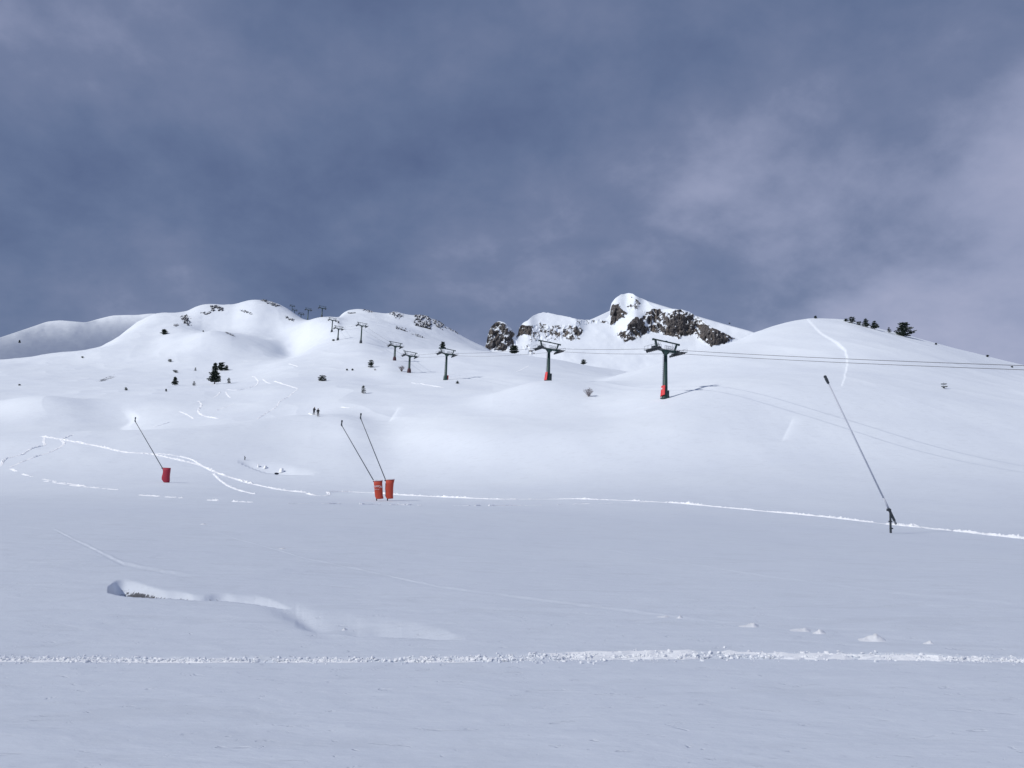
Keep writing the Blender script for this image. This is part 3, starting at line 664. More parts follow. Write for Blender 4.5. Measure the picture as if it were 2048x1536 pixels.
for i, (px, pb, pt, wpx) in enumerate(PYL):
    d = dist_[i]
    if pb is not None:
        P = at(px, pb, d * 0.86 if i else 150)
        if abs(P.y - d) > 0.25 * d: u, t = conv(px, pb); P = Vector((float(u) * d, d, gz(float(u) * d, d)))
    else:
        u, t = conv(px, 650); P = Vector((float(u) * d, d, 0)); P.z = gz(P.x, d)
    _, tt = conv(px, pt); top = float(tt) * P.y - P.z
    W_ = wpx * P.y / F / 0.93; sc = W_ / 6.7
    hp = max(top - HEADH * sc, 3.0)
    print('pylon', i, round(P.y), 'total', round(top, 1), 'beam', round(W_, 2))
    root = empty('chairlift_pylon', P, lineang); tag(root, labels[i], 'pylon', 'chairlift pylons climbing the mountain')
    root.rotation_mode = 'YXZ'
    root.rotation_euler = (R(-2), R(3.6), lineang)
    M_POLE = M_GREEN
    pole_mesh(hp).build('pole', M_POLE, root, True)
    if d < 500: ladder_mesh(hp).build('ladder', M_STEEL, root)
    if i == 0:
        pad = MB()
        for a in range(7):        # pad wrapped round the uphill-left side of the foot
            an = R(138 + a * 14); r_ = 0.80
            x, y = r_ * math.cos(an), r_ * math.sin(an)
            pad.box((x, y, 1.45 + 0.05 * a), (0.22, 0.26, 2.3 - 0.04 * a), Matrix.Rotation(an, 3, 'Z') @ Matrix.Rotation(R(-5), 3, 'Y'))
        p_ = pad.build('crash_pad', M_RED, root)
        w_ = MB(); an = R(186); w_.box((0.95 * math.cos(an), 0.95 * math.sin(an), 2.05), (0.03, 0.30, 0.35), Matrix.Rotation(an, 3, 'Z')); w_.build('white_mark', M_WHITE, p_)
        c = MB(); c.box((0.72, 0, 1.15), (0.25, 0.7, 1.3)); c.box((0.62, -0.1, 0.35), (0.3, 0.9, 0.5)); c.build('control_box', M_DARKST, root)
    else:
        ps = MB(); top_, bot_ = (0.70, 0.98)
        ps.tube([(0, 0, -0.6), (0, 0, 0.2), (0, 0, 1.5), (0, 0, 2.1)], [bot_ * 1.02, bot_, 0.86, top_ * 0.92], 12)
        if i == 1:
            ps = MB()
            for a in range(7):
                an = R(128 + a * 14); ps.box((0.82 * math.cos(an), 0.82 * math.sin(an), 1.2), (0.25, 0.27, 2.3), Matrix.Rotation(an, 3, 'Z') @ Matrix.Rotation(R(-8), 3, 'Y'))
            c = MB(); c.box((0.72, 0, 1.1), (0.45, 0.8, 1.9)); c.build('control_box', M_DARKST, root)
            ps.build('crash_pad', M_RED, root)
        elif i == 2:
            ps.build('foot_cover', M_GREEN, root)
            c = MB(); c.box((0.86, -0.35, 1.15), (0.28, 0.7, 1.7)); c.build('crash_pad', M_RED, root)
        elif i < 9: ps.build('foot_cover', M_RED2 if i < 5 else M_DARKST, root)
    if proto_parts is None:
        hd = empty('pylon_head', (0, 0, 0)); hd.parent = root; proto_head = hd
        COL.objects.unlink(hd); bpy.data.objects.remove(hd)
        proto_parts = head_parts(root)
        parts = proto_parts
    else:
        parts = [copy_tree(p, root) for p in proto_parts]
    for p in parts:
        p.location = (0, 0, hp); p.rotation_euler = (0, R(3.0), 0); p.scale = (sc, sc, sc)
    bpy.context.view_layer.update()
    Mw = root.matrix_world @ Matrix.Translation((0, 0, hp)) @ Matrix.Rotation(R(3.0), 4, 'Y')
    cabA.append(Mw @ Vector((-2.95 * sc, 0, 0.03))); cabB.append(Mw @ Vector((2.95 * sc, 0, 0.03)))
def cable(name, pts, r, label):
    b = MB(); out = []
    for a, c in zip(pts[:-1], pts[1:]):
        n = 14; L = (c - a).length
        for k_ in range(n): f = k_ / n; p = a.lerp(c, f); p = p - Vector((0, 0, 1)) * (L * 0.006 * 4 * f * (1 - f)); out.append(p)
    out.append(pts[-1])
    rr_ = [r * min(1.0, max(0.75, 1.0)) for p in out]
    b.tube(out, rr_, 6); tag(b.build(name, M_CABLE, None, True), label, 'cable', 'steel haul ropes of the chairlift')
dirn = Vector((cabA[0].x - cabA[1].x, cabA[0].y - cabA[1].y, 0)).normalized()
endA = cabA[0] + dirn * 165; endB = cabB[0] + dirn * 165
uA = Vector((0, 0, 0))
for e in (endA, endB): e.z = cabA[0].z - 23.0
cable('haul_cable', [endA] + cabA, 0.042, 'thin steel haul rope on the left side of the pylons')
cable('haul_cable', [endB] + cabB, 0.042, 'thin steel haul rope on the right side of the pylons')

# ------------------------------------------------------------------ snow lances
def lance(base, tip, post_top, name_label, cover=None, tube_r=0.055, head='angled', lettering=False, seed=0):
    """base: point on the snow; post_top, tip: world points"""
    root = empty('snow_lance', base); tag(root, name_label, 'snow lance', 'snow lances along the valley floor')
    L = lambda p: Vector(p) - Vector(base)
    pt, tp = L(post_top), L(tip)
    dv = (tp - pt).normalized()
    b = MB(); b.tube([(0, 0, -0.8), pt], [0.07, 0.058], 10); b.box((pt * 0.55), (0.18, 0.15, 0.07)); b.box(pt * 0.22 + Vector((0.05, 0, 0)), (0.15, 0.18, 0.07))
    b.build('post', M_DARKST if not cover else M_DARKST, root)
    lo = pt - dv * (0.85 if cover else 0.56)
    b = MB(); b.bar(lo, pt + dv * 0.22, 0.13, 0.12); b.bar(pt * 0.86, lo + dv * 0.05, 0.09, 0.07); b.box(pt + Vector((-0.08, 0, 0.12)), (0.2, 0.2, 0.14)); b.build('pivot_bracket', M_DARKST, root)
    b = MB(); b.tube([lo - dv * 0.22, lo], [0.07, 0.05], 8); b.build('hose_coupling', M_STEEL, root)
    b = MB(); b.tube([pt + dv * 0.2, tp], [tube_r * 1.05, tube_r * 0.85], 10)
    if not lettering and head != 'angled': b.tube([pt + dv * 0.2, pt + dv * 0.9], [tube_r * 1.2, tube_r * 1.15], 10)
    b.build('lance_tube', M_ALU if head != 'angled' else M_STEEL2, root, True)
    b = MB()
    if head == 'angled':
        up = Vector((0.10, 0, 1)).normalized()
        b.tube([tp - dv * 0.15, tp, tp + up * 0.22], [0.075, 0.085, 0.07], 8); b.tube([tp + up * 0.22, tp + up * 0.30], [0.05, 0.05], 8); b.tube([tp + up * 0.30, tp + up * 0.55], [0.10, 0.085], 8)
    else:
        b.tube([tp - dv * 0.26, tp + dv * 0.05, tp + dv * 0.08, tp + dv * 0.22], [0.075, 0.095, 0.08, 0.10], 12); b.tube([tp + dv * 0.22, tp + dv * 0.27], [0.07, 0.055], 10)
    b.build('nozzle_head', M_DARKST, root)
    if cover: cover(root, pt, dv)
    return root
M_STEEL2 = simple('weathered_lance_steel', (0.10, 0.115, 0.13), 0.5, 0.4, 0.2, 3)
def cover_builder(outline, depth, mt, lettering=False, rim=True, sd=1):
    """padded sleeve: outline of the front in (x, z) metres from the base, swept back with a rounded section"""
    def f(root, pt, dv):
        n = len(outline[0]); m = 16; vs = []; fs = []
        for k_ in range(n):
            z, xl, xr = outline[0][k_], outline[1][k_], outline[2][k_]
            cx_, hw = (xl + xr) / 2, (xr - xl) / 2
            for a in range(m):
                an = 2 * math.pi * a / m; ca, sa = math.cos(an), math.sin(an)
                x = cx_ + hw * math.copysign(abs(ca) ** 0.62, ca); y = depth * math.copysign(abs(sa) ** 0.62, sa)
                wv = 0.018 * math.sin(5 * z + sd + an * 3)
                vs.append((x + wv * ca, y + wv * sa, z + 0.03 * math.sin(an * 1 + sd)))
        for k_ in range(n - 1):
            for a in range(m):
                a2 = (a + 1) % m; fs.append((k_ * m + a, k_ * m + a2, (k_ + 1) * m + a2, (k_ + 1) * m + a))
        b = MB(); b.add(vs, fs); o = b.build('padded_cover', mt, root, True)
        sl_ = o.modifiers.new('cloth', 'SOLIDIFY'); sl_.thickness = 0.04
        if rim:
            z, xl, xr = outline[0][-1], outline[1][-1], outline[2][-1]; cx_, hw = (xl + xr) / 2, (xr - xl) / 2
            pts = [(cx_ + (hw + .01) * math.copysign(abs(math.cos(a)) ** 0.62, math.cos(a)), (depth + .01) * math.copysign(abs(math.sin(a)) ** 0.62, math.sin(a)), z + 0.05 + 0.03 * math.sin(a + sd)) for a in np.linspace(0, 2 * math.pi, 25)]
            b = MB(); b.tube(pts, 0.045, 6); b.build('top_hem', M_WHITE, o, True)
        if lettering:
            def txt(s_, size, x, z, arch, w):
                n_ = len(s_)
                for q, ch in enumerate(s_):
                    t_ = (q + 0.5) / n_ * 2 - 1
                    c = bpy.data.curves.new('letter', 'FONT'); c.body = ch; c.size = size; c.extrude = 0.008; c.align_x = 'CENTER'
                    to = bpy.data.objects.new('tmp', c); COL.objects.link(to)
                    dg = bpy.context.evaluated_depsgraph_get(); me = bpy.data.meshes.new_from_object(to.evaluated_get(dg))
                    bpy.data.objects.remove(to); me.materials.clear(); me.materials.append(M_WHITE)
                    lo_ = bpy.data.objects.new('lettering', me); COL.objects.link(lo_); lo_.parent = o
                    xx = x + t_ * w / 2
                    k2 = (xx - (outline[1][4] + outline[2][4]) / 2) / ((outline[2][4] - outline[1][4]) / 2)
                    yy = depth * max(0.0, 1 - abs(k2) ** 3.2) ** 0.31 + 0.05
                    lo_.rotation_euler = (R(90), R(0), 0); lo_.location = (xx, -yy, z + arch * (1 - t_ * t_))
            txt('ARAMON', 0.30, 0.02 - 0.02, 1.40, 0.10, 0.98)
            txt('FORMIGAL', 0.115, -0.06, 1.22, 0.0, 0.62)
        return o
    return f
def pix(px, py, d):
    u, t = conv(px, py); return Vector((float(u) * d, d, float(t) * d))
# right, uncovered
B = at(1781, 1066); dB = B.y
lance(B, pix(1653, 759, dB + 0.3), pix(1780.5, 1024, dB), 'tall bare snow lance with pale grey tube and dark post, no cover, at the right', head='straight', tube_r=0.050)
# two orange covers
kx = lambda d: d / F
for j, (bx_, by_, tx, ty, px_, py_) in enumerate([(755.3, 1001.5, 683, 850, 749.5, 962), (776.2, 1001.5, 721, 836, 772.5, 960)]):
    B = at(bx_, by_); d = B.y; m_ = kx(d)
    hgt = (by_ - py_) * m_
    zz = [0.22, 0.34, 0.55, 0.95, 1.4, 1.85, hgt - 0.02]
    if j == 0:
        ol = (zz, [x * m_ for x in (-2.2, -3.6, -5.0, -6.2, -7.0, -7.6, -8.2)], [x * m_ for x in (11.0, 11.2, 10.4, 9.6, 9.2, 8.9, 8.8)])
    else:
        ol = (zz, [x * m_ for x in (-1.0, -3.2, -5.4, -5.8, -5.9, -5.7, -4.8)], [x * m_ for x in (10.0, 10.2, 9.8, 9.6, 9.9, 10.6, 12.0)])
    lab = ['left one of the paired snow lances, orange cover with white lettering on its foot', 'right one of the paired snow lances, plain orange cover on its foot'][j]
    lance(B, pix(tx, ty, d + 0.3), pix(px_, py_ + 3, d), lab, cover_builder(ol, 0.36, M_ORANGE, j == 0, True, j + 1), seed=j, tube_r=0.05)
B = at(332, 965); d = B.y; m_ = kx(d)
zz = [0.02, 0.15, 0.4, 0.8, 1.2, 1.6, 29 * m_]
ol = (zz, [x * m_ for x in (-4.0, -5.5, -8.5, -8.0, -6.5, -6.2, -7.0)], [x * m_ for x in (6.0, 6.4, 6.6, 6.8, 7.0, 7.2, 8.0)])
lance(B, pix(270, 842, d + 0.3), pix(326, 938, d), 'single snow lance with a crimson red cover on its foot, leftmost', cover_builder(ol, 0.36, M_CRIMSON, False, False, 5), tube_r=0.055)
# cut-out scoop of snow by the crimson lance
# ------------------------------------------------------------------ trees and shrubs
def crown(h, w, rs, kind, skew=0.0, dens=1.0, lod=1.0, hpx_=10):
    """needle tufts on whorled limbs; returns (needles MB, snow MB, limbs MB)"""
    nb = MB(); sb = MB(); lb = MB(); big = hpx_ > 25
    if big: ts_k = 0.72
    else: ts_k = 1.0
    nlev = max(4, int((10 if kind == 'conifer' else 8) * min(1.6, max(0.5, h / 5)) * (0.6 + 0.4 * lod)))
    lb.tube([(0, 0, -0.6), (0.03 * h * skew, 0, 0.45 * h), (0.05 * h * skew, 0, 0.95 * h)], [0.028 * h + 0.04, 0.018 * h + 0.02, 0.012], 7)
    ts = max(0.12, 0.062 * max(h, w * 0.8)) * (1.35 if lod < 0.9 else 1.0) * ts_k
    for q in range(nlev):
        f = (q + 0.4 * rs.random()) / nlev; z = h * (0.10 + 0.88 * f)
        if kind == 'conifer': R_ = w / 2 * (1 - f) ** 0.75 * (rs.uniform(0.75, 1.15) if not big else rs.uniform(0.45, 1.2)) + 0.04 * w
        elif kind == 'gap': R_ = w / 2 * ((1 - f) ** 0.6) * (0.35 if 0.45 < f < 0.58 else 1.0) * rs.uniform(0.75, 1.15) + 0.04 * w
        elif kind == 'broad': R_ = w / 2 * (1.0 - 0.62 * f ** 1.3) * rs.uniform(0.55, 1.1)
        else: R_ = w / 2 * math.sqrt(max(0.08, 1 - (1.0 * f - 0.2) ** 2 * 1.3)) * rs.uniform(0.7, 1.1)
        nbr = 5 if lod < 0.7 else 7
        for k_ in range(nbr):
            if rs.random() > 0.93 * dens: continue
            an = 2 * math.pi * (k_ + rs.random() * 0.8) / nbr; L = R_ * rs.uniform(0.65, 1.12) * (1 + skew * 0.5 * math.cos(an))
            dx, dy = math.cos(an), math.sin(an); rise = (0.25 if kind != 'conifer' else -0.10) * L * rs.uniform(0.2, 1.2)
            z0 = z - 0.1 * L if kind != 'conifer' else z + 0.08 * L
            lb.tube([(0.04 * h * skew * f, 0, z0), (dx * L * 0.9, dy * L * 0.9, z0 + rise)], [0.012 * h * (1 - f) + 0.012, 0.006], 4, False)
            nt_ = max(4, int(L / (ts * 0.42) * ((1.4 + lod) if not big else 1.5)))
            for m_ in range(nt_):
                g_ = (m_ + 0.6 + rs.random() * 0.5) / nt_
                c = Vector((dx * L * g_, dy * L * g_, z0 + rise * g_)) + Vector((rs.uniform(-1, 1), rs.uniform(-1, 1), rs.uniform(-0.5, 0.7))) * ts * 0.7
                for t_ in range(5 if lod < 0.9 else 7):
                    ax = Vector((dx * 0.7 + rs.uniform(-1, 1), dy * 0.7 + rs.uniform(-1, 1), rs.uniform(-0.3, 0.9))).normalized()
                    sd_ = ax.cross(Vector((rs.uniform(-1, 1), rs.uniform(-1, 1), rs.uniform(-1, 1)))).normalized()
                    l_ = ts * rs.uniform(0.7, 1.3); w__ = ts * rs.uniform(0.26, 0.46)
                    nb.add([c - sd_ * w__, c + sd_ * w__, c + ax * l_ + sd_ * w__ * 0.4, c + ax * l_ - sd_ * w__ * 0.4], [(0, 1, 2, 3)])
                if rs.random() < (0.11 if big else 0.045) and g_ > 0.3:
                    r_ = ts * rs.uniform(0.4, 0.75); cc_ = c + Vector((0, 0, ts * 0.4)); ring = []
                    for a in range(6): aa = a * math.pi / 3; ring.append(cc_ + Vector((math.cos(aa) * r_ * rs.uniform(.7, 1.2), math.sin(aa) * r_ * rs.uniform(.7, 1.2), -r_ * 0.15)))
                    sb.add(ring + [cc_ + Vector((0, 0, r_ * 0.45)), cc_ - Vector((0, 0, r_ * 0.35))], [(a, (a + 1) % 6, 6) for a in range(6)] + [((a + 1) % 6, a, 7) for a in range(6)])
    # leading shoot
    for t_ in range(int(10 * lod) + 4):
        c = Vector((0.05 * h * skew + rs.uniform(-.3, .3) * ts, rs.uniform(-.3, .3) * ts, h * rs.uniform(0.86, 0.99)))
        ax = Vector((rs.uniform(-.6, .6), rs.uniform(-.6, .6), 1)).normalized(); sd_ = ax.cross(Vector((rs.uniform(-1, 1), rs.uniform(-1, 1), 0.1))).normalized()
        nb.add([c - sd_ * ts * .25, c + sd_ * ts * .25, c + ax * ts * 0.9], [(0, 1, 2)])
    return nb, sb, lb
def pine(px, py, hpx, wpx, label, kind='conifer', name='pine_tree', cat='tree', group='evergreens scattered over the snow', dmin=0, skew=0.0, dens=1.0, seed=1, sink=0.0, D=None):
    P = at(px, py, dmin)
    if D is not None: u, t = conv(px, py); P = Vector((float(u) * D, D, float(t) * D))
    m_ = P.y / F; h = hpx * m_; w_ = wpx * m_; rs = random.Random(seed * 77 + int(px))
    lod = 1.0 if hpx > 12 else (0.8 if hpx > 8 else 0.55)
    root = empty(name, P - Vector((0, 0, sink * h)), rs.uniform(-0.4, 0.4)); tag(root, label, cat, group)
    nb, sb, lb = crown(h, w_, rs, kind, skew, dens, lod, hpx)
    lb.build('trunk' if kind not in ('shrub',) else 'stem', M_BARK, root)
    nf = len(nb.f)
    if hpx > 9: nb.add(sb.v, sb.f)
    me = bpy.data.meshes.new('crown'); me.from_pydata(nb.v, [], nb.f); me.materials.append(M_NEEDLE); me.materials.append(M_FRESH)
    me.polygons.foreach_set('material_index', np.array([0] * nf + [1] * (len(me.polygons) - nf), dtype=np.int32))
    co_ = bpy.data.objects.new('crown' if kind not in ('shrub',) else 'foliage', me); COL.objects.link(co_); co_.parent = root
    return root
G = 'evergreens scattered over the snow'
pine(429, 768, 43, 25, 'tallest dark conifer, snow on its branches, standing on the left slope', 'conifer', skew=0.1, dens=1.1, seed=3)
pine(441, 741, 17, 21, 'wide dark pine just behind the top of the tallest conifer', 'broad', skew=0.5, seed=4)
pine(453, 741, 11, 9, 'small pointed conifer right of the wide pine behind the tallest conifer', 'conifer', seed=5)
pine(457.5, 767, 12, 8, 'thin snowy sapling to the right of the foot of the tallest conifer', 'conifer', name='pine_sapling', dens=0.5, seed=6)
pine(350, 771, 18, 14, 'medium dark conifer left of the tallest conifer', 'conifer', seed=7)
pine(388, 772, 10, 7, 'small bushy conifer between the medium and the tallest conifers', 'conifer', seed=8)
pine(328, 669, 11, 15, 'flat windswept pine alone high on the left white slope', 'broad', skew=0.3, seed=9)
pine(391, 742, 7.5, 6, 'tiny leaning conifer above the medium and small conifers', 'conifer', seed=10, skew=-0.4)
pine(340, 724, 6.5, 9, 'small double dark bush high on the slope below the windswept pine', 'shrub', name='shrub', cat='shrub', seed=11)
pine(351, 745.5, 6, 12, 'low greyish bush above the medium conifer', 'shrub', name='shrub', cat='shrub', seed=12, dens=0.6)
pine(252, 781, 7, 7, 'small round bush on the slope farthest left of the conifers', 'shrub', name='shrub', cat='shrub', seed=13)
pine(332, 783, 5.5, 4, 'tiny dark bush below and left of the medium conifer', 'shrub', name='shrub', cat='shrub', seed=14)
pine(165, 716, 4.2, 5, 'little dark bush near the crest of the left white slope', 'shrub', name='shrub', cat='shrub', seed=15)
pine(39, 771, 2.8, 4, 'tiny bush near the left edge of the picture', 'shrub', name='shrub', cat='shrub', seed=16)
pine(406.5, 664, 3.6, 3.6, 'tiny dark bush on the round snow knoll under the summit', 'shrub', name='shrub', cat='shrub', seed=17, dmin=650)
pine(644, 762, 13, 21, 'low spreading dark pine left of the round pine below the pylons', 'broad', skew=0.2, seed=18)
pine(742, 735, 15.5, 14, 'round dark pine in the middle of the slope left of the short pylons', 'shrub', name='pine_tree', cat='tree', seed=19, dens=1.2)
pine(726, 787, 17, 11, 'leaning dark conifer above the paired snow lances', 'conifer', skew=0.6, seed=20)
pine(694, 741, 3.8, 4, 'left one of two tiny bushes beside the round dark pine', 'shrub', name='shrub', cat='shrub', seed=21)
pine(705, 741, 4, 4.6, 'right one of two tiny bushes beside the round dark pine', 'shrub', name='shrub', cat='shrub', seed=22)
pine(667, 682, 4, 7, 'low dark bush at the foot of a short chairlift pylon', 'shrub', name='shrub', cat='shrub', seed=23)
pine(677, 646.5, 5, 5, 'small dark bush on the snow next to the upper pylon head', 'shrub', name='shrub', cat='shrub', seed=24, dmin=700)
pine(885, 699, 16, 17, 'bushy dark pine on the ridge behind the head of a chairlift pylon', 'broad', skew=0.3, seed=25, dmin=480)
pine(915, 768, 7, 7, 'small dark sapling to the right of a green pylon foot', 'conifer', name='pine_sapling', seed=26)
pine(1028, 705, 17, 22, 'bushy dark pine on the ridge in front of the left rock pinnacle', 'shrub', name='pine_tree', cat='tree', seed=27, dmin=450, dens=1.1)
pine(1167, 727.5, 11.5, 13, 'round dark pine on the ridge right of the second pylon', 'shrub', name='pine_tree', cat='tree', seed=28, dmin=450, dens=1.3)
DM = 320
pine(1631, 637, 6, 6, 'tiny dark bush alone on the top of the white dome', 'shrub', name='shrub', cat='shrub', seed=30, dmin=DM)
pine(1692, 643, 6.5, 6.5, 'leftmost small round bush of the tree row on the dome', 'shrub', name='shrub', cat='shrub', seed=31, dmin=DM, dens=1.2)
pine(1704, 646.5, 14.5, 16, 'rounded dark pine second in the tree row on the dome', 'shrub', name='pine_tree', cat='tree', seed=32, dmin=DM, dens=1.3)
pine(1717, 650, 8, 12, 'low grey bush in the gap of the tree row on the dome', 'shrub', name='shrub', cat='shrub', seed=33, dmin=DM, dens=0.8)
pine(1732, 658, 18, 16, 'pointed dark conifer in the middle of the tree row on the dome', 'conifer', seed=34, dmin=DM, dens=1.3)
pine(1749, 662, 18, 17, 'pointed dark conifer at the right end of the close tree row on the dome', 'conifer', seed=35, dmin=DM, dens=1.2, skew=0.25)
pine(1778, 669, 12.5, 10, 'small slender conifer just left of the biggest dome pine', 'conifer', seed=36, dmin=DM, dens=0.9)
pine(1807, 677, 30, 44, 'biggest widely spreading pine on the right shoulder of the dome', 'broad', skew=0.35, seed=37, dmin=DM, dens=1.2)
pine(1872, 690.5, 3.6, 4, 'tiny bush on the right shoulder of the dome, nearest the biggest pine', 'shrub', name='shrub', cat='shrub', seed=38, dmin=DM)
pine(1975, 714, 4.4, 4.6, 'tiny bush far down the right shoulder of the dome', 'shrub', name='shrub', cat='shrub', seed=39, dmin=DM)
pine(2024, 735, 2.6, 3, 'tiniest bush close to the right edge of the picture', 'shrub', name='shrub', cat='shrub', seed=40)
pine(1888, 777, 11, 15, 'sparse snowy bush alone on the right slope under the cables', 'shrub', name='shrub', cat='shrub', seed=41, dens=0.22)
pine(39, 686, 6, 5, 'small lone conifer on the shaded distant mountain at the left', 'conifer', seed=42, D=1905)
pine(1459, 648, 3, 4, 'tiny speck of a bush on the smooth ridge behind the rocky mountain', 'shrub', name='shrub', cat='shrub', seed=43, D=2140)
def bare_bush(px, py, hpx, wpx, label, seed, dmin=0):
    P = at(px, py, dmin); m_ = P.y / F; h = hpx * m_; w_ = wpx * m_; rs = random.Random(seed)
    root = empty('bare_bush', P); tag(root, label, 'bush', 'leafless bushes')
    sb = MB(); tb_ = MB()
    for k_ in range(26):
        an = rs.uniform(0, 2 * math.pi); sp_ = rs.uniform(0.15, 1.0); L = h * rs.uniform(0.75, 1.05)
        tip = Vector((math.cos(an) * w_ / 2 * sp_, math.sin(an) * w_ / 2 * sp_, L * math.sqrt(max(0.1, 1 - 0.7 * sp_ * sp_)))); mid = tip * 0.5 + Vector((rs.uniform(-.1, .1), rs.uniform(-.1, .1), .05)) * h
        sb.tube([(0, 0, -0.2), mid, tip], [0.02 * h * .6, 0.012 * h, 0.005 * h], 4, False)
        for q in range(16):
            f = rs.uniform(0.3, 1.0); c = mid.lerp(tip, f) if rs.random() < .7 else Vector((0, 0, 0)).lerp(mid, f)
            e = c + Vector((rs.uniform(-1, 1), rs.uniform(-1, 1), rs.uniform(-0.4, 0.9))) * h * 0.20
            tb_.tube([c, e], [0.007 * h, 0.003 * h], 3, False)
    sb.build('stems', M_TWIG, root); tb_.build('twigs', M_TWIG, root)
bare_bush(1177, 793, 17, 27, 'large leafless brown bush on the white slope between two pylons', 5)
bare_bush(803, 743, 12, 15, 'leafless grey bush between the two low pylons', 6)
bare_bush(750, 741, 4, 8, 'low twiggy tuft left of the leafless grey bush', 7)

# ------------------------------------------------------------------ rocks
def stones(px0, py0, spread, n, size, label, seed, dmin=0, slant=(0, 0)):
    """rocky relief poking out of the snow: one connected sheet, its low parts lie under the snow"""
    P = at(px0, py0, dmin); m_ = P.y / F; sx, sy = spread[0] * 1.15, spread[1] * 1.3
    nx_ = int(min(150, max(24, sx * 2 / 0.45))); ny_ = int(min(70, max(10, sy * 2 / 0.45)))
    cov = n * size * size * 0.55 / (4 * spread[0] * spread[1]); thr = 0.17 - 0.40 * min(1.0, cov)
    V = []; A_ = np.zeros((ny_, nx_, 3))
    for j in range(ny_):
        for i in range(nx_):
            f = i / (nx_ - 1) * 2 - 1; g_ = j / (ny_ - 1) * 2 - 1
            Q = at(px0 + f * sx, py0 - g_ * sy + slant[0] * f, dmin)
            if abs(Q.y - P.y) > 0.16 * P.y: y_ = P.y * (1.16 if Q.y > P.y else 0.84); Q = Vector((Q.x / Q.y * y_, y_, gz(Q.x / Q.y * y_, y_)))
            A_[j, i] = Q
    X, Y, Z = A_[..., 0], A_[..., 1], A_[..., 2]
    k_ = 1.0 / (size * m_ * 1.15); PXn = X * k_; PYn = np.linspace(-sy, sy, ny_)[:, None] * m_ * k_ * 1.6 + 0 * X
    nz = fbm(PXn, PYn + 0.35 * PXn, seed * 3.7, 4, 0.62) * 1.5
    ff = np.linspace(-1, 1, nx_)[None]; gg = np.linspace(-1, 1, ny_)[:, None]
    env = np.clip(1.25 - (ff ** 2 + gg ** 2) * 1.25, -0.6, 1) 
    h_ = (nz - thr - 0.55 * (1 - env)); h_ = np.where(h_ > 0, (h_ ** 0.5) * 1.0 + 0.05, h_ * 2 - 0.15)
    edge = np.maximum(abs(ff), abs(gg)) > 0.93; h_ = np.where(edge, -0.5, h_)
    h_ = h_ * size * m_ * 0.95
    Zn = Z + h_; Yn = Y - np.maximum(h_, 0) * 0.7; Xn = X + 0.25 * np.maximum(h_, 0) * fbm(PXn * 2, PYn * 2, 4.4, 2)
    A2 = np.stack([Xn - P.x, Yn - P.y, Zn - P.z], -1).reshape(-1, 3)
    fs = [(j * nx_ + i, j * nx_ + i + 1, (j + 1) * nx_ + i + 1, (j + 1) * nx_ + i) for j in range(ny_ - 1) for i in range(nx_ - 1)]
    b = MB(); b.add([tuple(v) for v in A2], fs); o = b.build('rock_outcrop', M_STONE); o.location = P
    tag(o, label, 'rock', 'rocks breaking through the snow')
stones(372, 640, (11, 9), 26, 3.2, 'snow-dusted rock patch on the left shoulder below the skyline', 1, 760, slant=(4, 0))
stones(352, 650, (7, 3), 9, 2.0, 'thin scatter of stones left of the shoulder rock patch', 2, 760)
stones(433, 616, (14, 6), 26, 3.0, 'rock patch just under the skyline left of the summit', 3, 880)
stones(412, 626, (12, 3), 7, 2.0, 'few single stones below the rock patch left of the summit', 4, 860)
stones(541, 606, (22, 4), 34, 2.6, 'long thin rocks along the right side of the summit', 5, 880, slant=(9, 0))
stones(492, 624, (13, 2.5), 12, 1.8, 'faint stones on the slope below the summit', 6, 840, slant=(5, 0))
stones(580, 638, (10, 3), 10, 2.2, 'rock strip on the ridge under the skyline pylons', 7, 760, slant=(5, 0))
stones(703, 628, (8, 2.5), 7, 2.4, 'short dark rock pair on the knoll right of the skyline pylons', 8, 880, slant=(3, 0))
stones(736, 622, (15, 2.5), 14, 2.2, 'rocks on the crest of the knoll right of the skyline pylons', 9, 880, slant=(3, 0))
stones(794, 630, (14, 6), 26, 2.4, 'rocky crest left of the darkest rock field', 10, 850, slant=(4, 0))
stones(846, 645, (17, 13), 110, 3.8, 'darkest rock field on the right peak of the left mountain', 11, 840, slant=(4, 0))
stones(878, 648, (14, 8), 44, 3.0, 'right half of the rock field, falling towards the saddle', 12, 820, slant=(7, 0))
stones(905, 660, (14, 3), 14, 1.9, 'last stones descending towards the rock pinnacle', 13, 830, slant=(9, 0))
stones(806, 660, (16, 5), 18, 2.2, 'grey stones at the lower left of the darkest rock field', 14, 760, slant=(7, 0))
stones(838, 672, (18, 3), 14, 1.8, 'lowest stones under the darkest rock field', 15, 740, slant=(7, 0))
stones(459, 668, (12, 2), 16, 1.7, 'thin grey rock strip on the side of the round knoll', 16, 640, slant=(6, 0))
stones(215, 757, (24, 3), 12, 1.6, 'faint dark streak of stones across the left white slope', 18, 0, slant=(-9, 0))

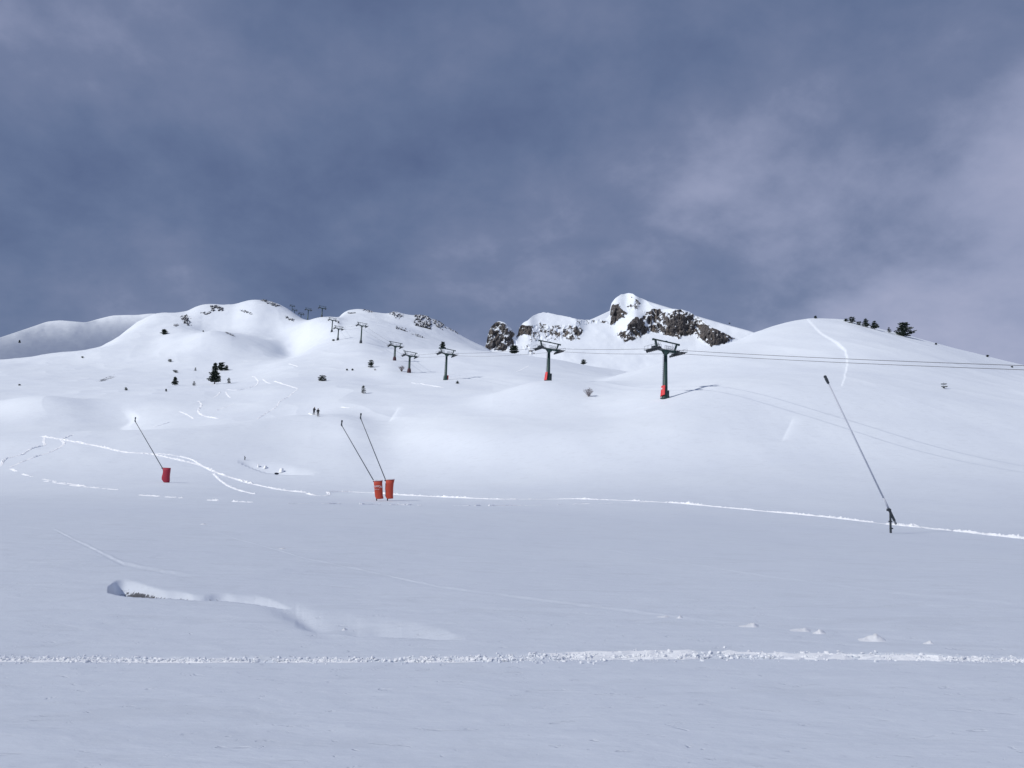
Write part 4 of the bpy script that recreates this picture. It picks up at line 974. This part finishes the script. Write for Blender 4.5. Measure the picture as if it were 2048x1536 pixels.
# ------------------------------------------------------------------ ski tracks draped over the snow
def track(pts, width, hgt, label, seed=1, gap=0.0, twin=False, group='ski tracks across the snow', matl=None, dmin=0, lump=1.0, name='ski_track'):
    rs = np.random.RandomState(seed); rr = random.Random(seed)
    W3 = []
    for (a, b_) in zip(pts[:-1], pts[1:]):
        n = max(2, int(math.hypot(b_[0] - a[0], b_[1] - a[1]) / 3))
        for k_ in range(n): f = k_ / n; W3.append(at(a[0] + (b_[0] - a[0]) * f, a[1] + (b_[1] - a[1]) * f, dmin))
    W3.append(at(*pts[-1], dmin))
    # smooth and resample
    A = np.array([[p.x, p.y] for p in W3]); A = gauss(A, 2.2, 0)
    seg = np.hypot(*np.diff(A, axis=0).T); L = np.concatenate([[0], np.cumsum(seg)]); step = max(0.10, width * 0.30)
    n = min(6000, max(4, int(L[-1] / step))); q = np.linspace(0, L[-1], n); X = np.interp(q, L, A[:, 0]); Y = np.interp(q, L, A[:, 1])
    tx = np.gradient(X); ty = np.gradient(Y); tl = np.hypot(tx, ty) + 1e-9; nx, ny = -ty / tl, tx / tl
    cols = np.array([-0.5, -0.36, -0.2, 0.0, 0.2, 0.36, 0.5]); prof = np.array([-0.5, 0.55, 1.0, 0.15, 1.0, 0.55, -0.5]) if not twin else np.array([-0.5, 0.9, 0.2, 0.8, 0.2, 0.9, -0.5])
    vs = []
    amp_ = 0.65 + 0.5 * fbm(q / 2.2, q * 0, seed, 4) * 2
    for i in range(n):
        e = min(1.0, i / 6.0, (n - 1 - i) / 6.0)
        for c, p in zip(cols, prof):
            jx = c * width * (1 + 0.25 * rs.randn() * lump); x = X[i] + nx[i] * jx; y = Y[i] + ny[i] * jx
            z = gz(x, y); h_ = hgt * p * e
            if p > 0: h_ = h_ * max(0.1, amp_[i]) * (1 + 0.55 * rs.randn() * lump)
            if gap and (fbm(np.array([q[i] / (width * 5)]), np.array([0.0]), seed + 5, 2)[0] < gap - 0.5): h_ = -hgt * 0.4
            vs.append((x, y, z + h_))
    fs = [(i * 7 + k_, i * 7 + k_ + 1, (i + 1) * 7 + k_ + 1, (i + 1) * 7 + k_) for i in range(n - 1) for k_ in range(6)]
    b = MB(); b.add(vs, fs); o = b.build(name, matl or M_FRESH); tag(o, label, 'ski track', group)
    return o
track([(80, 872), (130, 880), (200, 893), (250, 905), (300, 907), (345, 917), (400, 930), (440, 948), (500, 967), (560, 980), (617, 986)], 0.75, 0.13, 'long bright ski track curving down the left valley behind the crimson lance', 1)
track([(308, 906), (350, 911), (385, 919), (402, 931), (430, 945)], 0.4, 0.10, 'short second trail joining the long left track behind the crimson lance', 2)
track([(425, 945), (445, 965), (470, 979), (512, 989)], 0.4, 0.10, 'short trail splitting down off the long left track', 3)
track([(612, 986), (630, 992), (655, 992), (664, 987), (650, 984), (700, 984), (748, 986), (800, 990), (900, 995), (1000, 999), (1100, 998.5), (1150, 998), (1250, 1001), (1350, 1006), (1500, 1020), (1650, 1034), (1780, 1049), (1900, 1061), (2060, 1079)], 0.50, 0.11, 'long bright ski track running right behind the paired lances to the picture edge', 4)
track([(270, 990), (360, 996), (450, 1003), (560, 1007), (700, 1008), (850, 1011), (1000, 1012), (1100, 1010), (1300, 1004)], 0.30, 0.06, 'thin broken ski track just below the long bright tracks', 5, gap=0.5)
track([(18, 936), (50, 950), (85, 958), (120, 965), (200, 977)], 0.55, 0.08, 'broken pale ski track low at the left edge', 6, gap=0.45)
track([(85, 962), (150, 972), (260, 982)], 0.4, 0.06, 'second pale trail below the broken track at the left edge', 7, gap=0.45)
GR = 'winding single ski trails'
track([(84, 871), (93, 876), (83, 884), (95, 890), (60, 897), (47, 909), (10, 917), (1, 925), (8, 930), (-10, 936)], 0.5, 0.10, 'winding trail at the far left edge ending in a hook', 8, group=GR)
track([(150, 868), (118, 880), (133, 886), (120, 895), (105, 903), (60, 917), (18, 935)], 0.45, 0.09, 'zigzag trail crossing the top of the long left track', 9, group=GR)
track([(443, 780), (437, 790), (425, 797)], 0.5, 0.10, 'short left arc below the tallest conifer', 10, group=GR)
track([(453, 781), (450, 787), (463, 797)], 0.55, 0.12, 'short right arc below the tallest conifer', 11, group=GR)
track([(393, 801), (408, 809), (392, 822), (405, 832), (440, 838)], 0.6, 0.13, 'S-shaped trail left of the two skiers, widest of the curls', 12, group=GR)
track([(355, 822), (372, 827), (389, 839)], 0.55, 0.12, 'short diagonal trail left of the S-shaped trail', 13, group=GR)
track([(502, 751), (520, 760), (514, 772), (475, 781), (450, 779)], 0.5, 0.10, 'curl on the slope right of the tallest conifer', 14, group=GR)
track([(524, 757), (534, 768), (545, 767)], 0.5, 0.10, 'short hooked trail beside the curl right of the tallest conifer', 15, group=GR)
track([(598, 777), (583, 787), (580, 793), (556, 803), (558, 811), (540, 822), (512, 839)], 0.45, 0.09, 'long thin winding trail coming down towards the two skiers', 16, group=GR)
track([(615, 825), (640, 832)], 0.5, 0.12, 'short bright trail at the feet of the skiers', 17, group=GR)
track([(820, 765), (868, 772), (890, 776)], 0.6, 0.08, 'faint dark trail under the third pylon', 18, group=GR)

track([(546, 762), (566, 768), (598, 778)], 0.8, 0.12, 'bright churned strip of snow above the long winding trail', 19, group=GR)
track([(575, 727), (598, 734)], 0.7, 0.12, 'short bright strip high on the left slope below the knoll', 23, group=GR)
track([(678, 813), (697, 817), (714, 812)], 0.6, 0.10, 'short bowed bright strip above the right paired lance', 24, group=GR)
track([(470, 806), (452, 814), (430, 822)], 0.4, 0.08, 'faint straight trail between the S-shaped trail and the skiers', 25, group=GR)
track([(345, 842), (330, 848), (305, 855)], 0.4, 0.08, 'faint trail just right of the crimson lance tip', 26, group=GR)
track([(1060, 730), (1045, 738), (1030, 744)], 0.45, 0.08, 'faint diagonal trail left of the second pylon', 27, group=GR)
# churned track and crumbs in the foreground
def debris():
    rs = random.Random(11); b = MB(); pts = []
    def yc(x): return np.interp(x, [0, 300, 600, 850, 1000, 1200, 1400, 1700, 2060], [1318, 1321, 1321, 1320, 1317, 1313, 1311, 1313, 1321])
    def yw(x): return np.interp(x, [0, 300, 700, 950, 1050, 1400, 1700, 2060], [8, 7, 6, 8, 12, 11, 9, 8])
    n = 0
    ico = bmesh.new(); bmesh.ops.create_icosphere(ico, subdivisions=1, radius=1); IV = [v.co.copy() for v in ico.verts]; IF = [[v.index for v in f.verts] for f in ico.faces]; ico.free()
    while n < 3000:
        x = rs.uniform(-40, 2090); k_ = fbm(np.array([x / 45.0]), np.array([0.3]), 1.7, 3)[0]
        if rs.random() > 0.75 + 1.3 * k_: continue
        q = rs.gauss(0, 0.42)
        if abs(q) > 1.6: continue
        y = yc(x) + q * yw(x)
        P = at(x, y); s_ = rs.choice([0.4, 0.5, 0.6, 0.7, 0.9, 1.3, 1.9 if rs.random() < .4 else 0.7]) * 0.0115
        rz = Matrix.Rotation(rs.uniform(0, 6), 3, 'Z') @ Matrix.Rotation(rs.uniform(-1, 1), 3, 'X')
        st = Vector((rs.uniform(.8, 1.8), rs.uniform(.7, 1.2), rs.uniform(.4, .8)))
        vs = [rz @ Vector((v.x * st.x, v.y * st.y, v.z * st.z)) * s_ * rs.uniform(.75, 1.25) + P + Vector((0, 0, s_ * 0.35)) for v in IV]
        b.add(vs, IF); n += 1
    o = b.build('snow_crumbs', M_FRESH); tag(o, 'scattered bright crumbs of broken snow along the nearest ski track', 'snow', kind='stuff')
debris()
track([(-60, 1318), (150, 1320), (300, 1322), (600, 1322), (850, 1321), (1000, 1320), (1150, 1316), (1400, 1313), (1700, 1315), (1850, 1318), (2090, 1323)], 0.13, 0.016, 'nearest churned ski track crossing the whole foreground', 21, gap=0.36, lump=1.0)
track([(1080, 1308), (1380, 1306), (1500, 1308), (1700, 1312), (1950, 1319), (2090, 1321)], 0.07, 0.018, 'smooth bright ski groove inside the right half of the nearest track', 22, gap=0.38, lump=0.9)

def snow_lump(pts, hgt, label, seed):
    """wind-carved lump: long ramp to the left, steep drop at the right. pts = (x_left, x_peak, x_right, y_base)"""
    xl, xp, xr, yb = pts; P = at(xp, yb); m_ = P.y / F; rs = np.random.RandomState(seed); b = MB()
    nx_, ny_ = 22, 11; vs = []
    wd = (xr - xl) * m_ * 0.45
    for j in range(ny_):
        v = j / (ny_ - 1) * 2 - 1
        for i in range(nx_):
            f = i / (nx_ - 1); xx = (xl - xp) + f * (xr - xl)
            h_ = ((xx - (xl - xp)) / (xp - xl)) ** 1.5 if xx <= 0 else max(0.0, 1 - xx / (xr - xp)) ** 0.9
            h_ *= max(0.0, 1 - v * v * 1.02) ** 0.8 * (1 + 0.16 * rs.randn())
            X = P.x + xx * m_ + v * 0.35 * wd; Y = P.y + v * wd; vs.append(Vector((X, Y, gz(X, Y) + h_ * hgt * m_ - 0.004)) - P)
    fs = [(j * nx_ + i, j * nx_ + i + 1, (j + 1) * nx_ + i + 1, (j + 1) * nx_ + i) for j in range(ny_ - 1) for i in range(nx_ - 1)]
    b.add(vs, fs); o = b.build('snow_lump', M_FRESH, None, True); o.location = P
    tag(o, label, 'snow lump', 'wind-carved snow lumps in a row')
for q, (p, h_, l_) in enumerate([((1306, 1332, 1340, 1234), 3, 'flat snow lump at the left end of the row of lumps'), ((1350, 1360, 1366, 1236), 5, 'narrow little snow lump second from the left of the row'),
    ((1470, 1508, 1518, 1253), 7, 'wedge-shaped snow lump alone in the middle of the row'), ((1570, 1612, 1622, 1262), 6, 'long low snow lump right of the middle of the row'),
    ((1622, 1640, 1652, 1266), 8, 'triangular snow lump touching the long low one'), ((1712, 1752, 1772, 1280), 13, 'biggest peaked snow lump of the row'),
    ((1842, 1860, 1868, 1287), 7, 'snow lump at the right end of the row'), ((556, 566, 572, 1098), 2.5, 'tiny bright snow lump in the left middle of the flat'), ((400, 407, 413, 1049), 2.5, 'tiny bright snow lump left of the paired lances foreground'), ((683, 689, 694, 1260), 5, 'small bright snow peak beside the lower scoop')]):
    snow_lump(p, h_, l_, q)

# ------------------------------------------------------------------ stream hole by the hill foot
def plate(px, py, w_, d_, h_, label, name, m__, seed, cat):
    P = at(px, py); k_ = P.y / F; rs = random.Random(seed); b = MB(); ring = []; top = []
    for a in range(14):
        an = a * 2 * math.pi / 14; r_ = rs.uniform(.8, 1.15)
        ring.append(Vector((math.cos(an) * w_ * k_ / 2 * r_, math.sin(an) * d_ / 2 * r_, -0.1))); top.append(Vector((math.cos(an) * w_ * k_ / 2 * r_ * .7, math.sin(an) * d_ / 2 * r_ * .7, h_ * rs.uniform(.7, 1))))
    b.add(ring + top + [Vector((0, 0, h_ * 1.2))], [(a, (a + 1) % 14, 14 + (a + 1) % 14, 14 + a) for a in range(14)] + [(14 + a, 14 + (a + 1) % 14, 28) for a in range(14)])
    o = b.build(name, m__, None, name != 'rock'); o.location = P; tag(o, label, cat, None); return o
plate(553, 948, 11, 1.0, 0.22, 'flat dark stone at the mouth of the stream hole', 'rock', M_WATER, 1, 'rock')
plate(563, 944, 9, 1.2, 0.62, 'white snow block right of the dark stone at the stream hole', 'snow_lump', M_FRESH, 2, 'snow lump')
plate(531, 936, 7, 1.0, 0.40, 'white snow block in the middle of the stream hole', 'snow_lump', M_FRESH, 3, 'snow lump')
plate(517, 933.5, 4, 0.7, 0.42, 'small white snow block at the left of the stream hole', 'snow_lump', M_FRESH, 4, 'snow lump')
P = at(489.5, 920); mk = MB(); mk.tube([(0, 0, -0.3), (0.02, 0, 0.35), (-0.03, 0, 0.75)], [0.07, 0.09, 0.05], 7); mk.box((0.05, 0, 0.42), (0.22, 0.1, 0.14)); o = mk.build('stake', M_DARKST); o.location = P
tag(o, 'small dark stake sticking out of the snow above the stream hole', 'stake')

# ------------------------------------------------------------------ the two skiers
def skin_body(joints, edges, root_i, name, m__, parent, sub=2):
    me = bpy.data.meshes.new(name); me.from_pydata([j[:3] for j in joints], edges, []); o = bpy.data.objects.new(name, me); COL.objects.link(o); o.parent = parent
    sk = o.modifiers.new('skin', 'SKIN'); sk.use_smooth_shade = True
    lay = me.skin_vertices[0].data if me.skin_vertices else None
    if lay is None:
        bpy.context.view_layer.objects.active = o; bpy.ops.mesh.customdata_skin_add(); lay = me.skin_vertices[0].data
    for i, j in enumerate(joints):
        lay[i].radius = (j[3], j[4] if len(j) > 4 else j[3]); lay[i].use_root = (i == root_i)
    s_ = o.modifiers.new('sub', 'SUBSURF'); s_.levels = sub; s_.render_levels = sub
    me.materials.append(m__); return o
def skier(px, py, label, lean, turn, stride, seed):
    P = at(px, py); root = empty('person', P, turn); root.scale = (1.12, 1.12, 1.06); tag(root, label, 'person', 'two skiers walking together')
    L = lean
    J = [(0, 0, .94, .19, .15), (0, L * .18, 1.16, .20, .15), (0, L * .42, 1.38, .22, .15), (0, L * .52, 1.50, .07), (0, L * .60, 1.57, .065), (0, L * .66, 1.66, .095, .105), (0, L * .67, 1.74, .075),
         (-.10, .02, .88, .125), (-.13, stride * .5 + .06, .52, .10), (-.14, stride - .04, .12, .08), (-.14, stride + .10, .05, .045),
         (.10, -.02, .88, .125), (.13, -stride * .3 + .08, .52, .10), (.14, -stride - .04, .12, .08), (.14, -stride + .10, .05, .045),
         (-.19, L * .42, 1.40, .085), (-.30, L * .35 + .10, 1.18, .07), (-.30, L * .35 + .34, 1.10, .04), (-.30, L * .35 + .42, 1.10, .035),
         (.19, L * .42, 1.40, .085), (.30, L * .35 + .04, 1.16, .07), (.31, L * .35 + .27, 1.04, .04), (.31, L * .35 + .35, 1.04, .035)]
    E = [(0, 1), (1, 2), (2, 3), (3, 4), (4, 5), (5, 6), (0, 7), (7, 8), (8, 9), (9, 10), (0, 11), (11, 12), (12, 13), (13, 14), (2, 15), (15, 16), (16, 17), (17, 18), (2, 19), (19, 20), (20, 21), (21, 22)]
    body = skin_body(J, E, 0, 'body', M_CLOTH, root)
    hd = Vector((0, L * .665, 1.69))
    b = MB(); bm = bmesh.new(); bmesh.ops.create_uvsphere(bm, u_segments=14, v_segments=9, radius=0.128)
    b.add([v.co * 1 + hd + Vector((0, -0.01, 0.035)) for v in bm.verts if True], [[v.index for v in f.verts] for f in bm.faces]); bm.free(); b.build('helmet', M_CLOTH, root, True)
    b = MB(); bm = bmesh.new(); bmesh.ops.create_uvsphere(bm, u_segments=12, v_segments=8, radius=0.085)
    b.add([Vector((v.co.x, v.co.y * .9, v.co.z * 1.15)) + hd + Vector((0, 0.065, -0.03)) for v in bm.verts], [[v.index for v in f.verts] for f in bm.faces]); bm.free()
    b.tube([hd + Vector((0, .13, -.02)), hd + Vector((0, .165, -.045))], [.012, .018], 6); b.build('face', M_SKIN, root, True)
    b = MB(); rot = Matrix.Rotation(-math.atan(L * .9), 3, 'X'); b.box((0, L * .30 - .21, 1.26), (.40, .24, .56), rot); b.box((0, L * .36 - .20, 1.52), (.26, .17, .10), rot); b.box((0, L * .26 - .33, 1.18), (.22, .08, .26), rot); b.build('backpack', M_PACK, root)
    for sx, st in ((-1, stride), (1, -stride)):
        b = MB(); n = 9
        for k_ in range(n):
            f = k_ / n; y0 = -.75 + 1.7 * f; y1 = y0 + 1.7 / n; zf = lambda y: .02 + .10 * max(0, y - .75) ** 1 * 1.2
            b.bar((sx * .14, st + y0, zf(y0)), (sx * .14, st + y1, zf(y1)), .10, .02)
        b.build('ski', M_SKI, root)
        hx = sx * .305; hy = L * .35 + (.38 if sx < 0 else .31); hz = 1.10 if sx < 0 else 1.04
        b = MB(); b.tube([(hx, hy, hz + .08), (hx + sx * .10, hy - .30 if sx > 0 else hy + .12, 0.0)], [.013, .008], 6); b.tube([(hx + sx * .095, (hy - .29 if sx > 0 else hy + .115), .06), (hx + sx * .097, (hy - .295 if sx > 0 else hy + .118), .08)], [.05, .05], 8); b.build('ski_pole', M_SKI, root)
        b = MB(); b.tube([(hx, hy - .05, hz), (hx, hy + .03, hz + .01)], [.045, .05], 7)
        for fi in range(4):
            zf = hz + .035 - fi * .022; b.tube([(hx - sx * .02, hy + .02, zf), (hx - sx * .035, hy + .055 - .004 * fi, zf), (hx + sx * .01, hy + .065 - .004 * fi, zf - .006), (hx + sx * .03, hy + .045, zf - .01)], [.011, .011, .010, .009], 5)
        b.tube([(hx, hy, hz + .045), (hx + sx * .035, hy + .03, hz + .05)], [.012, .010], 5)
        b.build('glove', M_PACK, root)
    return root
skier(628, 829.5, 'left one of the two skiers, in black, bent forward with a backpack', 0.55, R(-150), .16, 1)
skier(636, 832.5, 'right one of the two skiers, upright in black with legs apart', 0.18, R(195), .14, 2)
